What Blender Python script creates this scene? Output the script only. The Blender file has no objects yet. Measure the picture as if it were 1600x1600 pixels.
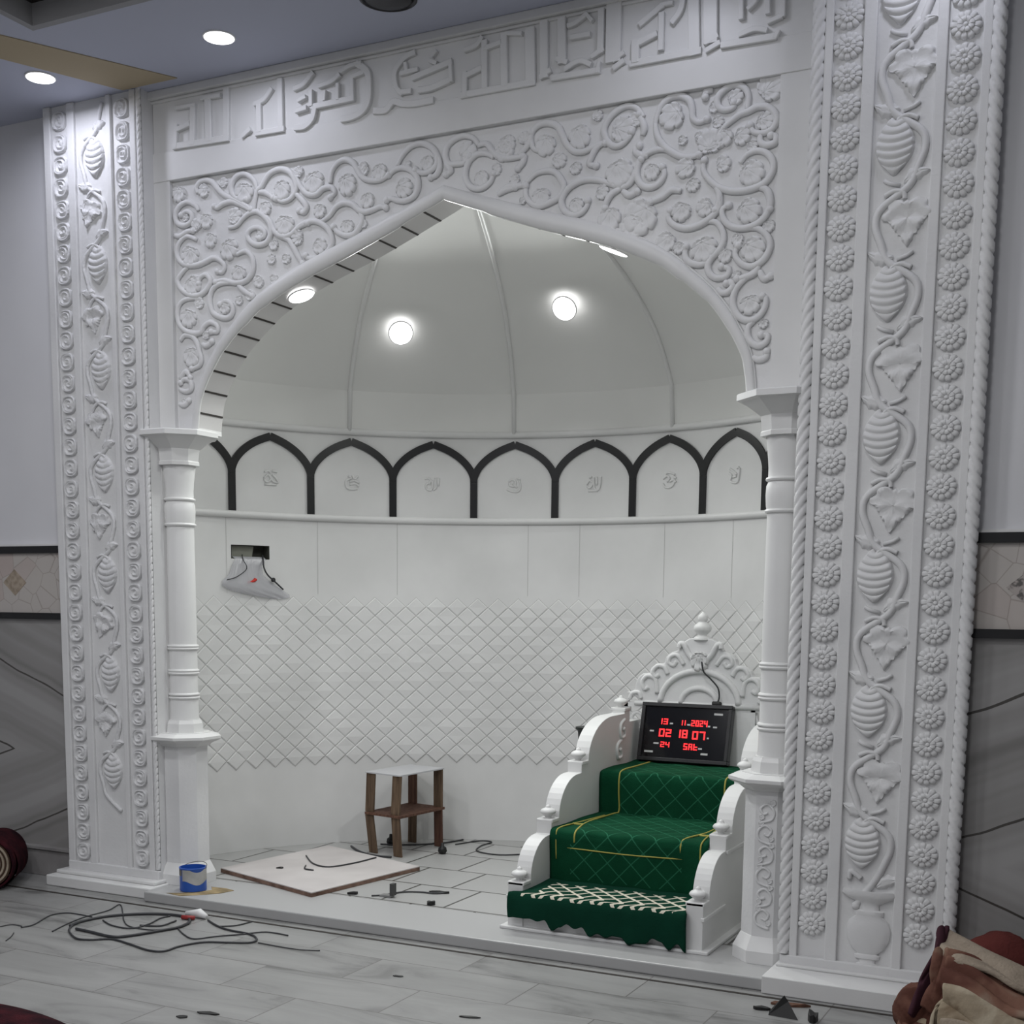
import bpy, math, random
from math import sin, cos, pi, radians, sqrt, atan2, hypot
from mathutils import Vector, Matrix
random.seed(7)
S = bpy.context.scene
COL = S.collection

# ------------------------------------------------------------------ camera
cam_d = bpy.data.cameras.new('camera'); cam = bpy.data.objects.new('camera', cam_d); COL.objects.link(cam)
F_PX, CX, CY = 2009.18, 800.0, 1209.39          # focal length and optical centre for a 1600 px frame
cam_d.sensor_fit = 'HORIZONTAL'; cam_d.sensor_width = 36.0
cam_d.lens = F_PX / 1600.0 * 36.0
cam_d.shift_x = (800.0 - CX) / 1600.0
cam_d.shift_y = (CY - 800.0) / 1600.0
cam_d.clip_start = 0.05
YAW, PITCH, ROLL = 0.46138453, -0.1321185, 0.01023606
fw = Vector((-sin(YAW) * cos(PITCH), cos(YAW) * cos(PITCH), sin(PITCH)))
rt = Vector((cos(YAW), sin(YAW), 0)); up = rt.cross(fw)
r2 = rt * cos(ROLL) + up * sin(ROLL); u2 = -rt * sin(ROLL) + up * cos(ROLL)
m = Matrix((r2, u2, -fw)).transposed().to_4x4(); m.translation = Vector((0, 0, 1.45))
cam.matrix_world = m
S.camera = cam

# ------------------------------------------------------------------ exposure, world
S.view_settings.view_transform = 'Standard'; S.view_settings.look = 'None'
S.view_settings.gamma = 1.0; S.view_settings.use_curve_mapping = False
S.view_settings.exposure = EXPO = 0.0
W = bpy.data.worlds.new('world'); S.world = W; W.use_nodes = True
W.node_tree.nodes['Background'].inputs[0].default_value = (0.8, 0.85, 1.0, 1)
W.node_tree.nodes['Background'].inputs[1].default_value = 0.0
P_DOWN, P_NICHE, P_SOFFIT, P_FILL = 2.5, 13.5, 7.0, 19.5       # watts of the lamps
C_DOWN, C_NICHE, C_FILL = (0.84, 0.86, 1.0), (0.97, 1.0, 0.97), (0.975, 0.98, 1.0)
E_DISC = 4.0

# ------------------------------------------------------------------ materials
def mat(name, col, rough=0.5, spec=0.4, metal=0.0, alpha=1.0, emit=None, es=0.0, trans=0.0):
    m = bpy.data.materials.new(name); m.use_nodes = True
    b = m.node_tree.nodes['Principled BSDF']
    b.inputs['Base Color'].default_value = (*col, 1); b.inputs['Roughness'].default_value = rough
    b.inputs['Metallic'].default_value = metal; b.inputs['Specular IOR Level'].default_value = spec
    b.inputs['Alpha'].default_value = alpha
    if emit: b.inputs['Emission Color'].default_value = (*emit, 1); b.inputs['Emission Strength'].default_value = es
    return m
def nd(m, t, **kw):
    n = m.node_tree.nodes.new(t)
    for k, v in kw.items():
        if k in n.inputs: n.inputs[k].default_value = v
        else: setattr(n, k, v)
    return n
def ln(m, a, ao, b, bi): m.node_tree.links.new(a.outputs[ao], b.inputs[bi])
def noisy(m, c1, c2, scale=4.0, detail=4.0, lo=0.35, hi=0.65, bump=0.0, stretch=None, bscale=None, dist=0.0):
    b = m.node_tree.nodes['Principled BSDF']
    tc = nd(m, 'ShaderNodeTexCoord'); mp = nd(m, 'ShaderNodeMapping')
    if stretch: mp.inputs['Scale'].default_value = stretch
    ln(m, tc, 'Object', mp, 'Vector')
    n = nd(m, 'ShaderNodeTexNoise', Scale=scale, Detail=detail, Distortion=dist); ln(m, mp, 'Vector', n, 'Vector')
    r = nd(m, 'ShaderNodeValToRGB'); r.color_ramp.elements[0].position = lo; r.color_ramp.elements[1].position = hi
    r.color_ramp.elements[0].color = (*c1, 1); r.color_ramp.elements[1].color = (*c2, 1)
    ln(m, n, 'Fac', r, 'Fac'); ln(m, r, 'Color', b, 'Base Color')
    if bump:
        n2 = nd(m, 'ShaderNodeTexNoise', Scale=bscale or scale * 12, Detail=3.0); ln(m, mp, 'Vector', n2, 'Vector')
        bp = nd(m, 'ShaderNodeBump', Strength=bump, Distance=0.01); ln(m, n2, 'Fac', bp, 'Height'); ln(m, bp, 'Normal', b, 'Normal')
    return m
marble = noisy(mat('white_marble', (.72, .72, .71), .42, .35), (.66, .66, .655), (.755, .755, .75), 2.2, 5, .3, .7)
carved = noisy(mat('carved_white_marble', (.72, .72, .72), .5, .3), (.665, .665, .67), (.755, .755, .755), 3.0, 5, .3, .7, .12, None, 60)
rough_carved = noisy(mat('rough_painted_carving', (.70, .70, .71), .6, .25), (.64, .64, .65), (.74, .74, .745), 5.0, 5, .3, .7, .5, None, 55)
grout = mat('grey_grout', (.40, .40, .39), .8)
paint = noisy(mat('off_white_paint', (.62, .62, .65), .7, .2), (.68, .68, .705), (.73, .73, .75), 1.5, 4, .35, .65)
black = mat('black_granite', (.012, .012, .013), .3, .4)
gap = mat('dark_joint', (.03, .025, .022), .8)
ceil_m = mat('ceiling_paint', (.47, .49, .585), .8, .2)
beige = mat('beige_strip', (.42, .35, .24), .8, .2)
tray_m = mat('dark_wood_tray', (.022, .019, .018), .7, .2)
wood = noisy(mat('weathered_wood', (.12, .08, .05), .7, .2), (.075, .048, .032), (.19, .13, .085), 9, 6, .3, .7, .3, (6, 6, .6))
wood_red = noisy(mat('reddish_wood', (.12, .06, .04), .7, .2), (.075, .036, .028), (.17, .09, .06), 9, 6, .3, .7, .3, (6, 6, .6))
ply_edge = noisy(mat('ply_edge', (.2, .12, .09), .8, .2), (.10, .06, .045), (.28, .18, .14), 14, 5, .3, .7)
board_m = noisy(mat('dusty_pale_board', (.62, .58, .57), .65, .25), (.46, .43, .425), (.58, .55, .54), 3, 6, .3, .7)
rubber = mat('black_rubber', (.012, .012, .012), .5)
cable_m = mat('grey_black_cable', (.035, .036, .04), .45)
plastic_blk = mat('black_plastic', (.014, .014, .016), .35, .45)
screen_m = mat('dark_screen', (.006, .006, .008), .12, .5)
red_led = mat('red_led', (.4, .0, .0), .5, .2, emit=(1.0, .03, .035), es=2.2)
pale_print = mat('pale_print', (.55, .55, .55), .6)
gold = mat('gold_thread', (.36, .32, .07), .7)
disc_m = mat('lamp_diffuser', (.9, .9, .9), .5, emit=(1, 1, 1), es=E_DISC)
rim_m = mat('lamp_rim', (.8, .8, .8), .4)
maroon = noisy(mat('maroon_cloth', (.10, .025, .022), .9, .1), (.07, .018, .018), (.13, .034, .028), 6, 5, .3, .7, .4)
maroon2 = noisy(mat('dark_red_rug', (.05, .008, .012), .95, .1), (.014, .004, .007), (.045, .008, .012), 14, 4, .35, .65, .4)
cream = noisy(mat('cream_backing', (.36, .30, .23), .9, .1), (.22, .18, .14), (.40, .335, .265), 10, 5, .3, .7, .4)

def floor_mat():
    m = mat('grey_marble_floor', (.5, .5, .5), .33, .4); b = m.node_tree.nodes['Principled BSDF']
    tc = nd(m, 'ShaderNodeTexCoord'); mp = nd(m, 'ShaderNodeMapping'); ln(m, tc, 'Object', mp, 'Vector')
    mp.inputs['Location'].default_value = (3.10, -3.455, 0)
    br = nd(m, 'ShaderNodeTexBrick', offset=.5, offset_frequency=2)
    for k, v in (('Scale', 1.0), ('Mortar Size', .0026), ('Mortar Smooth', .1), ('Brick Width', .71), ('Row Height', .298), ('Bias', 0.0)): br.inputs[k].default_value = v
    br.inputs['Color1'].default_value = (.0, .0, .0, 1); br.inputs['Color2'].default_value = (1, 1, 1, 1); br.inputs['Mortar'].default_value = (.5, .5, .5, 1)
    ln(m, mp, 'Vector', br, 'Vector')
    wn = nd(m, 'ShaderNodeTexNoise', Scale=1.6, Detail=7.0, Roughness=.62, Distortion=1.4)
    mp2 = nd(m, 'ShaderNodeMapping'); mp2.inputs['Scale'].default_value = (.55, 2.2, 1); mp2.inputs['Rotation'].default_value = (0, 0, .25)
    ad = nd(m, 'ShaderNodeVectorMath', operation='ADD'); sc = nd(m, 'ShaderNodeVectorMath', operation='SCALE'); sc.inputs['Scale'].default_value = 7.0
    ln(m, br, 'Color', sc, 0); ln(m, tc, 'Object', ad, 0); ln(m, sc, 0, ad, 1); ln(m, ad, 0, mp2, 'Vector'); ln(m, mp2, 'Vector', wn, 'Vector')
    r = nd(m, 'ShaderNodeValToRGB'); e = r.color_ramp.elements
    e[0].position = .28; e[0].color = (.10, .10, .098, 1); e[1].position = .62; e[1].color = (.295, .295, .29, 1)
    x = r.color_ramp.elements.new(.46); x.color = (.25, .25, .246, 1)
    ln(m, wn, 'Fac', r, 'Fac')
    mx = nd(m, 'ShaderNodeMixRGB'); ln(m, br, 'Fac', mx, 'Fac'); ln(m, r, 'Color', mx, 'Color1'); mx.inputs['Color2'].default_value = (.13, .125, .12, 1)
    ln(m, mx, 'Color', b, 'Base Color')
    return m
floor_m = floor_mat()

def tile_mat():   # white slabs of the niche floor
    m = mat('white_floor_tiles', (.66, .66, .66), .35, .4); b = m.node_tree.nodes['Principled BSDF']
    tc = nd(m, 'ShaderNodeTexCoord'); mp = nd(m, 'ShaderNodeMapping'); ln(m, tc, 'Object', mp, 'Vector')
    mp.inputs['Location'].default_value = (3.38 + .34 * 8, -5.07 + .375 * 4, 0)
    br = nd(m, 'ShaderNodeTexBrick', offset=.5, offset_frequency=2)
    for k, v in (('Scale', 1.0), ('Mortar Size', .0065), ('Mortar Smooth', .1), ('Brick Width', .34), ('Row Height', .376)): br.inputs[k].default_value = v
    br.inputs['Color1'].default_value = (.36, .36, .355, 1); br.inputs['Color2'].default_value = (.41, .41, .405, 1); br.inputs['Mortar'].default_value = (.06, .058, .052, 1)
    ln(m, mp, 'Vector', br, 'Vector'); ln(m, br, 'Color', b, 'Base Color')
    return m
tile_m = tile_mat()

def vein_mat(name, sx, zc):
    m = mat(name, (.25, .25, .25), .25, .5); b = m.node_tree.nodes['Principled BSDF']
    tc = nd(m, 'ShaderNodeTexCoord'); sp = nd(m, 'ShaderNodeSeparateXYZ'); ln(m, tc, 'Object', sp, 0)
    z = nd(m, 'ShaderNodeMath', operation='SUBTRACT'); ln(m, sp, 'Z', z, 0); z.inputs[1].default_value = zc
    a = nd(m, 'ShaderNodeMath', operation='ABSOLUTE'); ln(m, z, 0, a, 0)
    x = nd(m, 'ShaderNodeMath', operation='MULTIPLY'); ln(m, sp, 'X', x, 0); x.inputs[1].default_value = sx
    v = nd(m, 'ShaderNodeMath', operation='ADD'); ln(m, a, 0, v, 0); ln(m, x, 0, v, 1)
    nz = nd(m, 'ShaderNodeTexNoise', Scale=1.3, Detail=3.0); ln(m, tc, 'Object', nz, 'Vector')
    nm = nd(m, 'ShaderNodeMath', operation='MULTIPLY'); ln(m, nz, 'Fac', nm, 0); nm.inputs[1].default_value = .16
    v2 = nd(m, 'ShaderNodeMath', operation='ADD'); ln(m, v, 0, v2, 0); ln(m, nm, 0, v2, 1)
    n1 = nd(m, 'ShaderNodeTexNoise', noise_dimensions='1D', Scale=5.0, Detail=3.0); ln(m, v2, 0, n1, 'W')
    r = nd(m, 'ShaderNodeValToRGB'); e = r.color_ramp.elements
    e[0].position = .18; e[0].color = (.10, .094, .088, 1); e[1].position = .64; e[1].color = (.34, .333, .33, 1)
    y = e.new(.44); y.color = (.265, .258, .252, 1)
    ln(m, n1, 'Fac', r, 'Fac')
    s1 = nd(m, 'ShaderNodeMath', operation='MULTIPLY'); ln(m, v2, 0, s1, 0); s1.inputs[1].default_value = 2.3
    s2 = nd(m, 'ShaderNodeMath', operation='FRACT'); ln(m, s1, 0, s2, 0)
    s3 = nd(m, 'ShaderNodeMath', operation='LESS_THAN'); ln(m, s2, 0, s3, 0); s3.inputs[1].default_value = .022
    mx = nd(m, 'ShaderNodeMixRGB'); ln(m, s3, 0, mx, 'Fac'); ln(m, r, 'Color', mx, 'Color1'); mx.inputs['Color2'].default_value = (.06, .055, .05, 1)
    ln(m, mx, 'Color', b, 'Base Color')
    return m
vein_l = vein_mat('veined_marble_l', .42, .66); vein_r = vein_mat('veined_marble_r', -.42, .52)

def band_mat():
    m = mat('patterned_tile_band', (.5, .45, .42), .45, .35); b = m.node_tree.nodes['Principled BSDF']
    tc = nd(m, 'ShaderNodeTexCoord')
    vo = nd(m, 'ShaderNodeTexVoronoi', feature='DISTANCE_TO_EDGE', Scale=9.0); ln(m, tc, 'Object', vo, 'Vector')
    v2 = nd(m, 'ShaderNodeTexVoronoi', Scale=9.0); ln(m, tc, 'Object', v2, 'Vector')
    r = nd(m, 'ShaderNodeValToRGB'); e = r.color_ramp.elements
    e[0].position = .0; e[0].color = (.70, .66, .64, 1); e[1].position = .025; e[1].color = (1, 1, 1, 1)
    ln(m, vo, 'Distance', r, 'Fac')
    c = nd(m, 'ShaderNodeValToRGB'); e = c.color_ramp.elements
    e[0].color = (.50, .465, .445, 1); e[1].color = (.46, .37, .35, 1); x = e.new(.6); x.color = (.50, .47, .44, 1)
    ln(m, v2, 'Color', c, 'Fac')
    mx = nd(m, 'ShaderNodeMixRGB', blend_type='MULTIPLY', Fac=1.0); ln(m, c, 'Color', mx, 'Color1'); ln(m, r, 'Color', mx, 'Color2')
    ln(m, mx, 'Color', b, 'Base Color')
    return m
band_m = band_mat()
diamond_m = noisy(mat('ochre_mottled_inlay', (.35, .28, .2), .5), (.27, .22, .165), (.42, .35, .28), 40, 4, .35, .65)
diamond_g = noisy(mat('grey_flower_inlay', (.25, .23, .22), .5), (.12, .11, .105), (.42, .38, .36), 38, 3, .45, .55)

def carpet_mat(name, base, dark, line, net, k, bold):
    m = mat(name, base, .95, .08); b = m.node_tree.nodes['Principled BSDF']
    uv = nd(m, 'ShaderNodeUVMap'); sp = nd(m, 'ShaderNodeSeparateXYZ'); ln(m, uv, 'UV', sp, 0)
    # scalloped net: two crossing families of lines, bowed by a sine
    def fam(sg):
        a = nd(m, 'ShaderNodeMath', operation='MULTIPLY'); ln(m, sp, 'X', a, 0); a.inputs[1].default_value = k
        c = nd(m, 'ShaderNodeMath', operation='MULTIPLY'); ln(m, sp, 'Y', c, 0); c.inputs[1].default_value = sg * k
        d = nd(m, 'ShaderNodeMath', operation='ADD'); ln(m, a, 0, d, 0); ln(m, c, 0, d, 1)
        f = nd(m, 'ShaderNodeMath', operation='FRACT'); ln(m, d, 0, f, 0)
        g = nd(m, 'ShaderNodeMath', operation='SUBTRACT'); ln(m, f, 0, g, 0); g.inputs[1].default_value = .5
        h = nd(m, 'ShaderNodeMath', operation='ABSOLUTE'); ln(m, g, 0, h, 0)
        return h
    h1, h2 = fam(1), fam(-1)
    mn = nd(m, 'ShaderNodeMath', operation='MINIMUM'); ln(m, h1, 0, mn, 0); ln(m, h2, 0, mn, 1)
    lt = nd(m, 'ShaderNodeMath', operation='LESS_THAN'); ln(m, mn, 0, lt, 0); lt.inputs[1].default_value = bold
    n = nd(m, 'ShaderNodeTexNoise', Scale=9.0, Detail=4.0); tc = nd(m, 'ShaderNodeTexCoord'); ln(m, tc, 'Object', n, 'Vector')
    mx = nd(m, 'ShaderNodeMixRGB'); ln(m, n, 'Fac', mx, 'Fac'); mx.inputs['Color1'].default_value = (*dark, 1); mx.inputs['Color2'].default_value = (*base, 1)
    # the net shows only inside the border
    y0 = nd(m, 'ShaderNodeMath', operation='GREATER_THAN'); ln(m, sp, 'Y', y0, 0); y0.inputs[1].default_value = net[0]
    y1 = nd(m, 'ShaderNodeMath', operation='LESS_THAN'); ln(m, sp, 'Y', y1, 0); y1.inputs[1].default_value = net[1]
    x0 = nd(m, 'ShaderNodeMath', operation='GREATER_THAN'); ln(m, sp, 'X', x0, 0); x0.inputs[1].default_value = net[2]
    x1 = nd(m, 'ShaderNodeMath', operation='LESS_THAN'); ln(m, sp, 'X', x1, 0); x1.inputs[1].default_value = net[3]
    p = lt
    for q in (y0, y1, x0, x1):
        t = nd(m, 'ShaderNodeMath', operation='MULTIPLY'); ln(m, p, 0, t, 0); ln(m, q, 0, t, 1); p = t
    m2 = nd(m, 'ShaderNodeMixRGB'); ln(m, p, 0, m2, 'Fac'); ln(m, mx, 'Color', m2, 'Color1'); m2.inputs['Color2'].default_value = (*line, 1)
    ln(m, m2, 'Color', b, 'Base Color')
    bn = nd(m, 'ShaderNodeTexNoise', Scale=220.0, Detail=2.0); ln(m, tc, 'Object', bn, 'Vector')
    bp = nd(m, 'ShaderNodeBump', Strength=.5, Distance=.004); ln(m, bn, 'Fac', bp, 'Height'); ln(m, bp, 'Normal', b, 'Normal')
    return m
runner_m = carpet_mat('green_runner', (.006, .070, .032), (.003, .034, .015), (.022, .125, .068), (.02, 5, .10, .62), 9.0, .030)
mat_m = carpet_mat('green_step_mat', (.005, .046, .027), (.003, .026, .015), (.62, .58, .48), (.105, .34, .06, .745), 11.0, .10)
blue = mat('blue_paint_tin', (.02, .09, .42), .35, .5)
tin_lbl = noisy(mat('smeared_label', (.42, .42, .41), .5), (.30, .30, .28), (.52, .52, .52), 9, 4, .3, .7)
tin_dark = mat('grimy_tin', (.18, .17, .15), .5, .5, .4)
brown_paper = noisy(mat('ochre_paper', (.30, .22, .11), .8), (.17, .13, .07), (.36, .27, .14), 14, 4, .35, .6)

# ------------------------------------------------------------------ mesh helpers
class MB:
    def __init__(s): s.v = []; s.f = []; s.mi = []; s.uv = None
    def add(s, v, f, mi=0):
        o = len(s.v); s.v += [tuple(p) for p in v]
        for q in f: s.f.append([i + o for i in q]); s.mi.append(mi)
        return s
    def box(s, x0, x1, y0, y1, z0, z1, mi=0, rot=None, c=None):
        v = [(x, y, z) for x in (x0, x1) for y in (y0, y1) for z in (z0, z1)]
        if rot is not None: v = [tuple(rot @ Vector(p) + Vector(c)) for p in v]
        return s.add(v, [(0, 1, 3, 2), (4, 6, 7, 5), (0, 4, 5, 1), (2, 3, 7, 6), (0, 2, 6, 4), (1, 5, 7, 3)], mi)
    def prism(s, pts, fn0, fn1, mi=0):    # polygon, front and back maps
        n = len(pts); v = [fn0(*p) for p in pts] + [fn1(*p) for p in pts]
        f = [tuple(range(n)), tuple(range(2 * n - 1, n - 1, -1))] + [(i, i + n, (i + 1) % n + n, (i + 1) % n) for i in range(n)]
        return s.add(v, f, mi)
    def grid(s, rows, mi=0, close_u=False):  # rows of points
        n = len(rows[0]); v = [p for r in rows for p in r]; f = []
        for i in range(len(rows) - 1):
            for j in range(n if close_u else n - 1):
                k = (j + 1) % n
                f.append((i * n + j, i * n + k, (i + 1) * n + k, (i + 1) * n + j))
        return s.add(v, f, mi)
    def lathe(s, prof, c, n=32, mi=0, ph=0.0, caps=True):
        rows = [[(c[0] + r * cos(2 * pi * j / n + ph), c[1] + r * sin(2 * pi * j / n + ph), c[2] + z) for j in range(n)] for r, z in prof]
        o = len(s.v); s.grid(rows, mi, True)
        if caps:
            s.f.append(list(range(o + n - 1, o - 1, -1))); s.mi.append(mi)
            t = o + (len(prof) - 1) * n; s.f.append(list(range(t, t + n))); s.mi.append(mi)
        return s
    def tube(s, pts, r, n=8, mi=0, closed=False, flat=1.0, nrm=None):
        pts = [Vector(p) for p in pts]; N = len(pts); rows = []
        prev = None
        for i, p in enumerate(pts):
            if closed: t = pts[(i + 1) % N] - pts[i - 1]
            else: t = pts[min(i + 1, N - 1)] - pts[max(i - 1, 0)]
            t = t.normalized() if t.length > 1e-9 else Vector((0, 0, 1))
            if nrm is not None: a = Vector(nrm(p) if callable(nrm) else nrm)
            elif prev is not None: a = prev
            else: a = Vector((0, 0, 1)) if abs(t.z) < .9 else Vector((1, 0, 0))
            a = (a - t * a.dot(t)); a = a.normalized() if a.length > 1e-6 else t.orthogonal().normalized()
            prev = a; b = t.cross(a)
            rr = r(i / (N - 1)) if callable(r) else r
            rows.append([tuple(p + a * (rr * flat * sin(2 * pi * k / n)) + b * (rr * cos(2 * pi * k / n))) for k in range(n)])
        if closed: rows.append(rows[0])
        o = len(s.v); s.grid(rows, mi, True)
        if not closed:
            s.f.append(list(range(o + n - 1, o - 1, -1))); s.mi.append(mi)
            t = o + (len(rows) - 1) * n; s.f.append(list(range(t, t + n))); s.mi.append(mi)
        return s
    def build(s, name, mats, parent=None, smooth=0.0, bevel=0.0, bseg=2, off=None):
        if not isinstance(mats, (list, tuple)): mats = [mats]
        o = Vector(off) if off is not None else (Vector(parent.matrix_basis.translation) if parent is not None else Vector())
        if parent is not None and off is None and parent.parent is not None: o = o + Vector(parent.parent.matrix_basis.translation)
        me = bpy.data.meshes.new(name); me.from_pydata([tuple(Vector(p) - o) for p in s.v], [], s.f)
        for mm in mats: me.materials.append(mm)
        if len(mats) > 1: me.polygons.foreach_set('material_index', s.mi)
        if s.uv is not None:
            u = me.uv_layers.new(name='UVMap')
            for li, l in enumerate(me.loops): u.data[li].uv = s.uv[l.vertex_index]
        me.update()
        import bmesh
        bm = bmesh.new(); bm.from_mesh(me); bmesh.ops.recalc_face_normals(bm, faces=bm.faces); bm.to_mesh(me); bm.free()
        ob = bpy.data.objects.new(name, me); COL.objects.link(ob)
        if parent is not None: ob.parent = parent
        elif off is not None: ob.location = o
        if smooth:
            me.polygons.foreach_set('use_smooth', [True] * len(me.polygons))
            if smooth < 3: me.set_sharp_from_angle(angle=smooth)
        if bevel:
            b = ob.modifiers.new('edge', 'BEVEL'); b.width = bevel; b.segments = bseg; b.limit_method = 'ANGLE'; b.angle_limit = radians(40)
        return ob
def thing(name, label, cat, loc=(0, 0, 0), group=None, rz=0.0):
    o = bpy.data.objects.new(name, None); COL.objects.link(o); o.location = loc; o.rotation_euler.z = rz
    o.empty_display_size = .05
    return tag(o, label, cat, group)
def tag(o, label, cat, group=None, kind=None):
    if label: o['label'] = label
    if cat: o['category'] = cat
    if group: o['group'] = group
    if kind: o['kind'] = kind
    return o
def struct(o): o['kind'] = 'structure'; return o
def part_copy(proto, parent, loc, rot=None, scale=None, name=None):
    c = proto.copy(); COL.objects.link(c); c.parent = parent; c.location = loc
    if rot is not None: c.rotation_euler = rot
    if scale is not None: c.scale = scale
    return c
def spline(pts, n=6, closed=False):
    out = []; N = len(pts); P = [Vector(p) for p in pts]
    rng = N if closed else N - 1
    for i in range(rng):
        if closed: a, b, c, d = P[i - 1], P[i], P[(i + 1) % N], P[(i + 2) % N]
        else: a, b, c, d = P[max(i - 1, 0)], P[i], P[i + 1], P[min(i + 2, N - 1)]
        for k in range(n):
            t = k / n
            out.append(.5 * ((2 * b) + (c - a) * t + (2 * a - 5 * b + 4 * c - d) * t * t + (3 * b - a - 3 * c + d) * t ** 3))
    if not closed: out.append(P[-1])
    return out
def smooth_prof(pts, n=4): return [(p.x, p.y) for p in spline([(a, b, 0) for a, b in pts], n)]
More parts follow.
